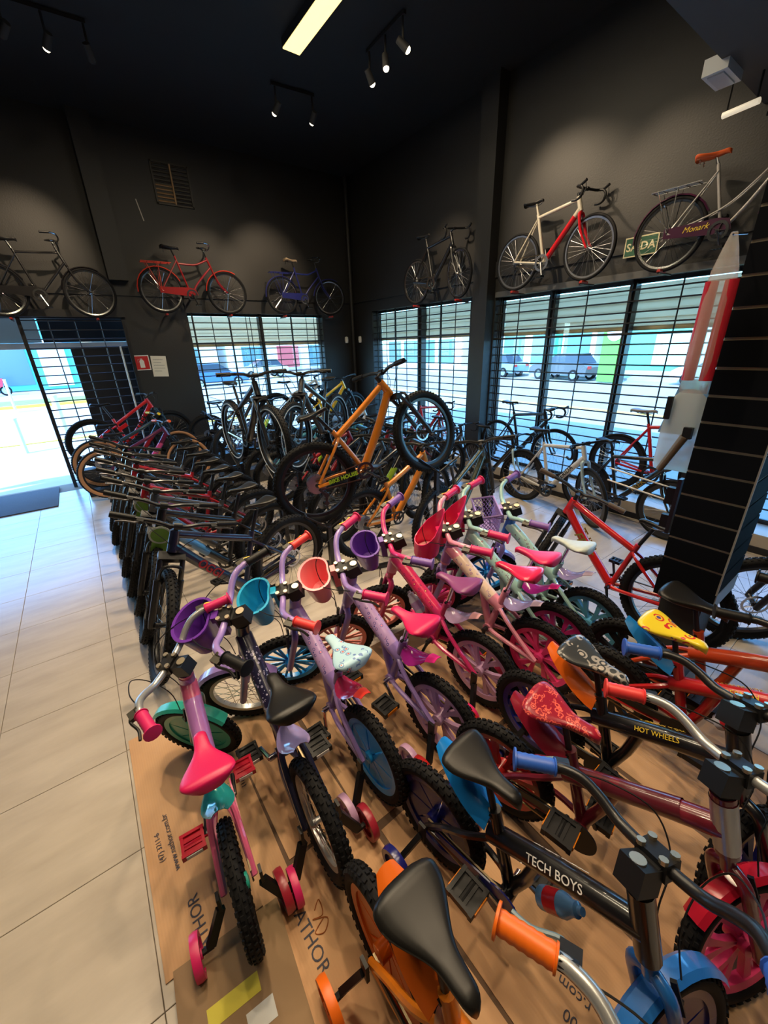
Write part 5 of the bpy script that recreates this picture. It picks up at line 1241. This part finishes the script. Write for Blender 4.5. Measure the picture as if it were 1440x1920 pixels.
city('plum roadster with orange saddle and chrome rack hung on the right wall', 5.10, 2.07, -90, 'step', paint('roadster_silver', (0.42, 0.40, 0.38)), ZV + 0.0, 0, 0.95, fend=paint('roadster_plum', (0.06, 0.01, 0.04)), rack=CHROME, sad=mat('orange_leather', (0.62, 0.10, 0.02), 0.35), barm=CHROME, group='bicycles hung on the right wall', txt='Monark', seat=-0.03, guard=paint('roadster_plum', (0.06, 0.01, 0.04)))
def wall_hook(x, y, z, nx, ny, label):
    t = thing('wheel_hook', label, 'bracket', (x, y, z), 'wheel hooks on the walls')
    one('arm', lambda b: b.tube([(0, 0, 0), (nx * 0.3, ny * 0.3, 0)], 0.012, 6), BLACKM, t)
    one('cushion', lambda b: b.tube([(nx * 0.16, ny * 0.16, 0.015), (nx * 0.30, ny * 0.30, 0.015)], 0.018, 8), mat('hook_red', (0.5, 0.03, 0.02), 0.5), t)
for nm_, xs_ in (('black roadster', (-0.52, 0.5)), ('red roadster', (1.49, 2.55)), ('blue roadster', (3.6, 4.63))):
    for k_, x_ in enumerate(xs_): wall_hook(x_, YW - 0.024, ZV - 0.035 + (-0.08 if nm_ == 'black roadster' else 0), 0, -1, '%s hook under the %s wheel of the %s' % ('small red padded', ('rear', 'front')[k_], nm_))
for nm_, ys_ in (('black wall road bicycle', (5.9, 4.9)), ('white and red road bicycle', (3.86, 2.89)), ('plum roadster', (2.07, 1.06))):
    for k_, y_ in enumerate(ys_): wall_hook(XW - 0.024, y_, ZW - 0.02, -1, 0, 'small red padded hook under the %s wheel of the %s' % (('rear', 'front')[k_], nm_))

# ------------------------------------------------------------------ cardboard under the kids bicycles
def card_mat():
    m = bpy.data.materials.new('cardboard'); m.use_nodes = True; t = m.node_tree; b = t.nodes['Principled BSDF']; b.inputs['Roughness'].default_value = 0.75; b.inputs['Specular IOR Level'].default_value = 0.25
    geo = t.nodes.new('ShaderNodeNewGeometry'); n = t.nodes.new('ShaderNodeTexNoise'); n.inputs['Scale'].default_value = 2.2; n.inputs['Detail'].default_value = 6
    r = t.nodes.new('ShaderNodeValToRGB'); r.color_ramp.elements[0].position = 0.3; r.color_ramp.elements[1].position = 0.75
    r.color_ramp.elements[0].color = (0.44, 0.25, 0.125, 1); r.color_ramp.elements[1].color = (0.62, 0.385, 0.21, 1)
    t.links.new(geo.outputs['Position'], n.inputs['Vector']); t.links.new(n.outputs['Fac'], r.inputs['Fac']); t.links.new(r.outputs['Color'], b.inputs['Base Color'])
    wv = t.nodes.new('ShaderNodeTexWave'); wv.inputs['Scale'].default_value = 28; wv.inputs['Distortion'].default_value = 0.4
    bp = t.nodes.new('ShaderNodeBump'); bp.inputs['Strength'].default_value = 0.06; bp.inputs['Distance'].default_value = 0.01
    t.links.new(geo.outputs['Position'], wv.inputs['Vector']); t.links.new(wv.outputs['Fac'], bp.inputs['Height']); t.links.new(bp.outputs['Normal'], b.inputs['Normal'])
    return m
CARD = card_mat(); INKC = mat('box_ink', (0.03, 0.03, 0.05), 0.7)
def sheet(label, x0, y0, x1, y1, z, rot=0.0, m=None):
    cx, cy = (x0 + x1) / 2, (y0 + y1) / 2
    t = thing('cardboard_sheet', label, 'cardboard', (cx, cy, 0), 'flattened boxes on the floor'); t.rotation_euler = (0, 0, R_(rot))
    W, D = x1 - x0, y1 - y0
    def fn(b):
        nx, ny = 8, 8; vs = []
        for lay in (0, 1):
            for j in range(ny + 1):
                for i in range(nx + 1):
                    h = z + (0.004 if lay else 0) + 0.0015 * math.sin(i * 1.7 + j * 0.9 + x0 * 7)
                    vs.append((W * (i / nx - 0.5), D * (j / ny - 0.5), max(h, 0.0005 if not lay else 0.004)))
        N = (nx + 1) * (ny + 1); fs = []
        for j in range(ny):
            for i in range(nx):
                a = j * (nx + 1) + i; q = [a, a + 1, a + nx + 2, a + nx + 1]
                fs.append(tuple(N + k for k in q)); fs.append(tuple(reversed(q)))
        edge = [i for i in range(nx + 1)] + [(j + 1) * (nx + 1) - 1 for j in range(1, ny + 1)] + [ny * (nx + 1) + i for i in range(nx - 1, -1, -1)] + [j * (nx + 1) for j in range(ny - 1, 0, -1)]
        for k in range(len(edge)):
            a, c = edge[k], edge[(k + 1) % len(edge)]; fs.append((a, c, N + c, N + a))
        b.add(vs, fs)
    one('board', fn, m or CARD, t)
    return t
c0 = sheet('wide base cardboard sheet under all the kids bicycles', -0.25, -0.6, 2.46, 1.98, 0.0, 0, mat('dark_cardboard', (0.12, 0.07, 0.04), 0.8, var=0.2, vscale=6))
c1 = sheet('long cardboard sheet along the bare tiles under the pink bicycle', -0.29, 1.02, 0.20, 2.21, 0.0035)
c2 = sheet('cardboard sheet under the navy kids bicycle', 0.21, 1.10, 0.55, 2.00, 0.004, 1)
c3 = sheet('cardboard sheet under the orange wheeled bicycle with the big brand word', 0.08, 0.20, 0.59, 1.08, 0.005, 2)
c4 = sheet('cardboard sheet under the pale blue saddle bicycle', 0.57, 0.98, 1.25, 1.98, 0.0045, -1)
c5 = sheet('cardboard sheet under the black kids bicycle', 0.62, -0.45, 1.13, 0.95, 0.004, 1)
c6 = sheet('cardboard sheet under the maroon kids bicycle', 1.17, -0.45, 1.74, 0.95, 0.004, 0)
c7 = sheet('cardboard sheet under the magenta and pink bicycles', 1.27, 0.98, 2.05, 1.75, 0.004, 1)
c8 = sheet('cardboard sheet beside the pillar under the red kids bicycle', 1.77, -0.45, 2.45, 0.96, 0.0035, 0)
bx_ = thing('flat_box', 'brown carton lying at the lower left with a yellow label', 'box', (-0.09, 0.72, 0.0)); bx_.rotation_euler = (0, 0, R_(-4))
one('carton', lambda b: b.box((0, 0, 0.02), (0.38, 0.58, 0.035)), mat('carton_brown', (0.24, 0.15, 0.075), 0.75, var=0.12, vscale=4), bx_, None, 0)
one('yellow_label', lambda b: b.box((-0.02, 0.10, 0.0383), (0.17, 0.055, 0.001)), mat('label_yellow', (0.52, 0.46, 0.03), 0.6), bx_, Matrix.Rotation(0.0, 4, 'Z'), 0)
one('white_label', lambda b: b.box((0.05, 0.015, 0.0383), (0.09, 0.06, 0.001)), mat('label_white', (0.5, 0.52, 0.52), 0.6), bx_, None, 0)
def word(txt, size, x, y, ang, parent, z=0.0112):
    M = Matrix.Translation(parent.location).inverted() @ Matrix.Translation((x, y, z)) @ Matrix.Rotation(R_(ang), 4, 'Z')
    M = Matrix.Rotation(-parent.rotation_euler.z, 4, 'Z') @ M
    return lettering(txt, size, M, INKC, parent, extrude=0.0002)
word('NATHOR', 0.064, 0.175, 0.83, -88, c3)
word('NATHOR', 0.06, -0.15, 1.10, 92, c1)
word('www.nathor.com.br', 0.035, -0.19, 1.50, 92, c1); word('(47) 3211-6', 0.03, -0.235, 1.50, 92, c1); word('SAC 3000711', 0.032, 0.16, 1.62, -88, c1)
word('r.com', 0.045, 0.84, 0.14, 100, c5); word('1 00', 0.045, 0.78, 0.10, 100, c5)
scb = one('scribble', lambda b: b.tube(cr([(0, 0, 0), (0.03, 0.02, 0), (0.02, -0.03, 0), (-0.02, -0.02, 0), (0.03, -0.05, 0), (0.0, -0.08, 0), (-0.03, -0.06, 0), (0.02, -0.04, 0)], 5), 0.0018, 4), mat('scribble_ink', (0.30, 0.09, 0.02), 0.7), c3, Matrix.Translation((-0.10, 0.24, 0.0115)))

# ------------------------------------------------------------------ things hanging on the pillar
PLAS = mat('clear_wrap', (0.80, 0.70, 0.62), 0.2, trans=0.3, alpha=0.42)
REDFO = mat('red_foam', (0.55, 0.02, 0.04), 0.35, coat=0.5)
hg = thing('wrapped_foam_tubes', 'red foam tubes wrapped in clear plastic hanging on the pillar', 'package', (2.42, 0.70, 2.42))
def sleeve(b):
    secs = []
    for z, hw, t in ((0.06, 0.012, 0.006), (0.0, 0.03, 0.012), (-0.08, 0.05, 0.03), (-0.2, 0.062, 0.036), (-0.45, 0.066, 0.038), (-0.56, 0.06, 0.034), (-0.60, 0.058, 0.008)):
        secs.append([(t * math.sin(a) - 0.02, hw * math.cos(a) + 0.02 - 0.0 * z, z) for a in [2 * PI * k / 16 for k in range(16)]])
    b.loft(secs)
for yy in (-0.018, 0.055): one('foam_tube', lambda b: b.tube([(-0.02, yy, -0.12), (-0.02, yy, -0.33), (-0.02, yy, -0.54)], [0.026, 0.028, 0.027], 12), REDFO, hg)
one('wrap', sleeve, PLAS, hg)
one('hook', lambda b: b.tube([(0.07, 0.0, 0.06), (-0.03, 0.02, 0.05)], 0.004, 6), CHROME, hg)
bgt = thing('hanging_bag', 'clear plastic bag with a brown and black part hanging below the red tubes', 'package', (2.58, 0.76, 1.80))
def bag(b):
    secs = []
    for z, hw, t in ((0.02, 0.03, 0.004), (-0.03, 0.085, 0.012), (-0.2, 0.10, 0.02), (-0.38, 0.10, 0.016), (-0.42, 0.09, 0.003)):
        secs.append([(t * math.sin(a), hw * math.cos(a) + 0.02, z) for a in [2 * PI * k / 14 for k in range(14)]])
    b.loft(secs)
one('bag', bag, mat('milky_bag', (0.70, 0.76, 0.74), 0.25, trans=0.4, alpha=0.75), bgt)
one('grip_part', lambda b: b.tube([(-0.03, -0.01, -0.22), (-0.03, 0.07, -0.42)], [0.022, 0.018], 10), mat('bronze_grip', (0.16, 0.12, 0.08), 0.3), bgt)
one('black_part', lambda b: b.box((-0.03, -0.02, -0.2), (0.03, 0.04, 0.06)), BLACKP, bgt, None, 20); one('black_part', lambda b: b.box((-0.02, 0.10, -0.08), (0.02, 0.025, 0.12)), BLACKP, bgt, None, 20)
bl = thing('blue_package', 'blue package with pale lettering hanging behind the red tubes', 'package', (2.70, 0.80, 1.86))
one('pack', lambda b: b.loft([[(x_, y_, z_) for x_, y_ in ((-0.01, -0.08 + s_), (0.01, -0.08 + s_), (0.01, 0.07 + s_ * 2), (-0.01, 0.07 + s_ * 2))] for z_, s_ in ((0.0, 0), (-0.3, 0.03))]), mat('pack_blue', (0.16, 0.33, 0.55), 0.4), bl, None, 20)
hk = thing('bike_rack_hook', 'black folding bike hooks on white rods at the pillar side', 'rack', (2.66, 0.72, 1.15))
one('plate', lambda b: b.box((0, 0.02, 0), (0.05, 0.02, 0.34)), BLACKM, hk, None, 0)
one('block', lambda b: b.box((0, 0.05, 0.06), (0.04, 0.05, 0.10)), BLACKP, hk, None, 0); one('block', lambda b: b.box((0, 0.05, -0.10), (0.035, 0.04, 0.08)), BLACKP, hk, None, 0)
for z_ in (0.10, 0.02): one('rod', lambda b: b.tube([(0, 0.02, z_), (-0.01, 0.42, z_ + 0.05)], 0.005, 6), mat('white_rod', (0.7, 0.7, 0.68), 0.4), hk)

# ------------------------------------------------------------------ the street outside
PAVE = mat('sunny_pavement', (0.34, 0.32, 0.285), 0.85, var=0.15, vscale=1.5)
ROADM = mat('asphalt', (0.30, 0.285, 0.265), 0.9, var=0.12, vscale=0.8)
struct('pavement', lambda b: [b.box((9.6, 20, -0.16), (8.0, 90, 0.1)), b.box((-24.6, 11.5, -0.161), (60.4, 5.6, 0.1))], PAVE)
struct('street', lambda b: [b.box((40, 30, -0.30), (180, 160, 0.1))], ROADM)
YK = mat('kerb_yellow', (0.72, 0.50, 0.06), 0.8)
tag(one('street_kerb', lambda b: [b.box((13.7, 30, -0.18), (0.25, 90, 0.16)), b.box((-20, 14.5, -0.18), (60, 0.25, 0.16))], YK, None, None, 0), 'yellow painted kerb at the edge of the pavement', 'kerb')
gm = one('grass_median', lambda b: b.box((-18, 28.5, -0.2), (52, 3.0, 0.16)), mat('grass', (0.16, 0.30, 0.05), 0.95, var=0.4, vscale=3), None, None, 0); tag(gm, 'strip of green grass between the lanes seen through the door', 'grass')
tag(one('median_kerb', lambda b: b.box((-18, 26.9, -0.2), (52, 0.25, 0.16)), YK, None, None, 0), 'yellow kerb in front of the grass strip', 'kerb')
tag(one('far_pavement', lambda b: b.box((29.5, 10, -0.2), (6.8, 60, 0.14)), PAVE, None, None, 0), 'pale pavement across the street beyond the parked cars', 'pavement')
BR = mat('paver_red', (0.50, 0.42, 0.34), 0.85, var=0.1)
def building(name, label, x0, y0, x1, y1, h, wm, openings, om):
    t = thing(name, label, 'building', ((x0 + x1) / 2, (y0 + y1) / 2, -0.2))
    cx, cy = (x0 + x1) / 2, (y0 + y1) / 2
    one('wall', lambda b: b.box((0, 0, h / 2), (x1 - x0, y1 - y0, h)), wm, t, None, 0)
    for side, u0, u1, z0, z1, mm in openings:
        if side == 'x': one('window', lambda b: b.box((x0 - cx - 0.03, (u0 + u1) / 2 - cy, (z0 + z1) / 2), (0.1, u1 - u0, z1 - z0)), mm or om, t, None, 0)
        else: one('window', lambda b: b.box(((u0 + u1) / 2 - cx, y0 - cy - 0.03, (z0 + z1) / 2), (u1 - u0, 0.1, z1 - z0)), mm or om, t, None, 0)
    return t
TEALW = mat('teal_wall', (0.10, 0.52, 0.46), 0.7); PALEG = mat('pale_green_wall', (0.45, 0.68, 0.60), 0.7); WHW = mat('white_wall', (0.72, 0.72, 0.70), 0.8); REDWL = mat('red_wall', (0.55, 0.10, 0.10), 0.7); GLS = mat('far_glass', (0.10, 0.20, 0.22), 0.15); GRNW = mat('green_wall', (0.02, 0.32, 0.18), 0.7); BLW = mat('blue_wall', (0.10, 0.50, 0.62), 0.7)
building('teal_shop', 'long teal shop building across the street seen through the wide window', 33, -14, 41, 16, 5.6, TEALW, [('x', -6 + 4 * k, -3.2 + 4 * k, 0.4, 2.6, GLS if k % 2 else PALEG) for k in range(5)] + [('x', -12, 15, 3.1, 4.4, PALEG), ('x', 4.2, 6.4, 0.2, 3.0, GRNW), ('x', 3.6, 7.0, 3.0, 3.3, GRNW)] + [('x', 9.2 + 0.28 * k, 9.38 + 0.28 * k, 0.3, 4.2, mat('louvre_white', (0.75, 0.76, 0.76), 0.7)) for k in range(6)], GLS)
building('green_shop', 'pale shop building with green pillars across the street', 33, 17, 41, 30, 5.2, WHW, [('x', 17.4 + 3 * k, 19.6 + 3 * k, 0.3, 2.8, GLS) for k in range(4)] + [('x', 19.8, 20.4, 0, 3.6, GRNW), ('x', 25.9, 26.4, 0, 3.6, GRNW), ('x', 17, 30, 3.3, 4.6, PALEG)], GLS)
building('white_shop', 'white and glass shop building near the street corner', 33, 31, 43, 44, 5.0, WHW, [('x', 32 + 3 * k, 34.4 + 3 * k, 0.3, 2.7, GLS) for k in range(4)], GLS)
building('red_shop', 'red and white shop building seen through the left window', 14, 46, 32, 54, 5.4, WHW, [('y', 15 + 4 * k, 17.6 + 4 * k, 0.3, 2.6, GLS if k % 2 == 0 else REDWL) for k in range(4)] + [('y', 14, 24, 3.0, 4.4, REDWL), ('y', 26, 31, 0.2, 3.6, REDWL)], GLS)
building('cream_shop', 'low white building left of the red one through the left window', 2, 48, 13, 55, 4.6, WHW, [('y', 3 + 3 * k, 5 + 3 * k, 0.4, 2.6, GLS) for k in range(3)] + [('y', 2, 13, 3.2, 4.0, PALEG)], GLS)
building('blue_shop', 'turquoise shop front seen through the open door', -16, 40, 1, 47, 5.2, BLW, [('y', -15, -8.5, 0.4, 3.4, mat('shop_dark', (0.08, 0.11, 0.11), 0.4)), ('y', -5.5, -2.5, 0.4, 3.0, GLS), ('y', -1.8, -0.2, 0.2, 3.4, WHW)], GLS)
scr2 = thing('window_lettering', 'rows of white painted script on the dark shop window across the street', 'lettering', (-11.6, 39.86, 2.6))
for k_ in range(5):
    one('script_line', lambda b: b.tube([(-2.2 + 4.2 * t / 60 * (0.8 + 0.05 * k_), 0, -0.55 * k_ + 0.16 * math.sin(t * 1.9 + k_ * 2) * (0.5 + 0.5 * math.sin(t * 0.7 + k_))) for t in range(61)], 0.05, 5), WTXT, scr2)
gp = thing('green_totem', 'tall bright green sign totem with a white disc across the street', 'sign', (24.2, 11.4, -0.2))
one('slab', lambda b: b.box((0, 0, 2.1), (0.3, 1.25, 4.2)), mat('totem_green', (0.10, 0.48, 0.04), 0.5), gp, None, 0)
one('disc', lambda b: b.disc((-0.17, 0, 2.55), 0.42, 0.04, 24, 'x'), WHITE, gp)
def car(label, x, y, head, cm):
    t = thing('parked_car', label, 'car', M=root_matrix(x, y, -0.25, head, 0, 0, 1.0))
    def body(b):
        prof = [(-2.1, 0.35), (-2.15, 0.8), (-1.9, 0.98), (-0.9, 1.02), (0.9, 1.0), (1.8, 0.88), (2.1, 0.7), (2.1, 0.35)]
        b.loft([[(x_, yy, z_) for x_, z_ in prof] for yy in (-0.86, -0.8, 0.8, 0.86)])
    one('body', body, cm, t, None, 30)
    one('cabin', lambda b: b.loft([[(x_, yy * (1 if z_ < 1.1 else 0.82), z_) for x_, z_ in ((-1.6, 1.0), (-1.2, 1.5), (0.2, 1.52), (1.0, 1.0))] for yy in (-0.78, 0.78)]), mat('car_glass', (0.03, 0.04, 0.05), 0.15), t, None, 30)
    one('roof', lambda b: b.box((-0.5, 0, 1.52), (1.45, 1.25, 0.05)), cm, t, None, 0)
    for x_ in (-1.3, 1.3):
        for yy in (-0.78, 0.78):
            wl = one('wheel', lambda b: b.disc((0, 0, 0), 0.33, 0.2, 20), RUBBER, t, Matrix.Translation((x_, yy, 0.33)))
            one('hubcap', lambda b: b.disc((0, 0, 0), 0.2, 0.21, 16), STEEL, wl)
    one('tail_light', lambda b: b.box((-2.14, 0.6, 0.78), (0.06, 0.3, 0.16)), mat('tail_red', (0.5, 0.02, 0.02), 0.3), t, None, 0); one('tail_light', lambda b: b.box((-2.14, -0.6, 0.78), (0.06, 0.3, 0.16)), MATS['tail_red'], t, None, 0)
car('dark grey car parked left of the green totem', 25.0, 14.6, 82, paint('car_grey', (0.08, 0.09, 0.10)))
car('pale blue car parked behind the dark grey car', 25.2, 20.0, 86, paint('car_blue', (0.20, 0.36, 0.50)))
car('silver car parked across the street right of the totem', 25.3, 6.4, 88, paint('car_silver', (0.45, 0.47, 0.48)))
car('blue car on the street seen through the left window', 7.8, 30.5, 4, paint('car_deepblue', (0.04, 0.16, 0.42)))
car('white car farther along the street through the left window', 13.5, 36.5, 178, paint('car_white', (0.62, 0.64, 0.64)))
bxr = thing('red_street_box', 'red box standing on the pavement right of the left window', 'box', (12.2, 20.0, -0.2))
one('box', lambda b: b.box((0, 0, 0.5), (1.2, 0.8, 1.0)), REDWL, bxr, None, 0); one('lid', lambda b: b.box((0, 0, 1.03), (1.26, 0.86, 0.07)), WHW, bxr, None, 0)
mo = thing('motorcycle', 'pink red motorcycle parked across the street through the door', 'motorcycle', (-4.6, 37.0, -0.25))
for x_ in (-0.65, 0.65):
    wl = one('wheel', lambda b: b.lathe([(0.22, -0.06), (0.31, -0.05), (0.31, 0.05), (0.22, 0.06)], (0, 0, 0), 24), RUBBER, mo, Matrix.Translation((x_, 0, 0.31)))
    one('rim', lambda b: b.disc((0, 0, 0), 0.2, 0.04, 16), STEEL, wl)
one('body', lambda b: b.loft([[(x_, y_ * k_, z_) for x_, z_ in ((-0.9, 0.85), (-0.3, 0.9), (0.2, 1.05), (0.7, 1.1), (0.6, 0.6), (0.1, 0.4), (-0.4, 0.5))] for y_, k_ in ((-0.15, 1), (0.15, 1))]), paint('moto_red', (0.6, 0.03, 0.08)), mo, None, 30)
one('seat', lambda b: b.box((-0.35, 0, 0.93), (0.8, 0.26, 0.1)), BLACKV, mo, None, 0); one('handlebar', lambda b: b.tube([(0.55, -0.35, 1.2), (0.6, 0, 1.15), (0.55, 0.35, 1.2)], 0.02, 8), BLACKM, mo); one('fork', lambda b: [b.tube([(0.5, s * 0.1, 1.1), (0.65, s * 0.1, 0.31)], 0.03, 8) for s in (-1, 1)], STEEL, mo)
for k_, (x_, y_) in enumerate(((-1.45, 13.0), (-2.6, 25.0), (-0.7, 16.0))):
    bo = thing('bollard', ('white bollard on the pavement outside the door', 'white bollard by the grass strip', 'thick white bollard at the pavement kerb')[k_], 'bollard', (x_, y_, -0.12))
    hh = (0.85, 1.3, 1.1)[k_]
    one('post', lambda b: b.tube([(0, 0, 0), (0, 0, hh)], 0.05 if k_ < 2 else 0.09, 10), WHW, bo); one('cap', lambda b: b.disc((0, 0, hh), 0.06 if k_ < 2 else 0.1, 0.03, 12, 'z'), WHW, bo)
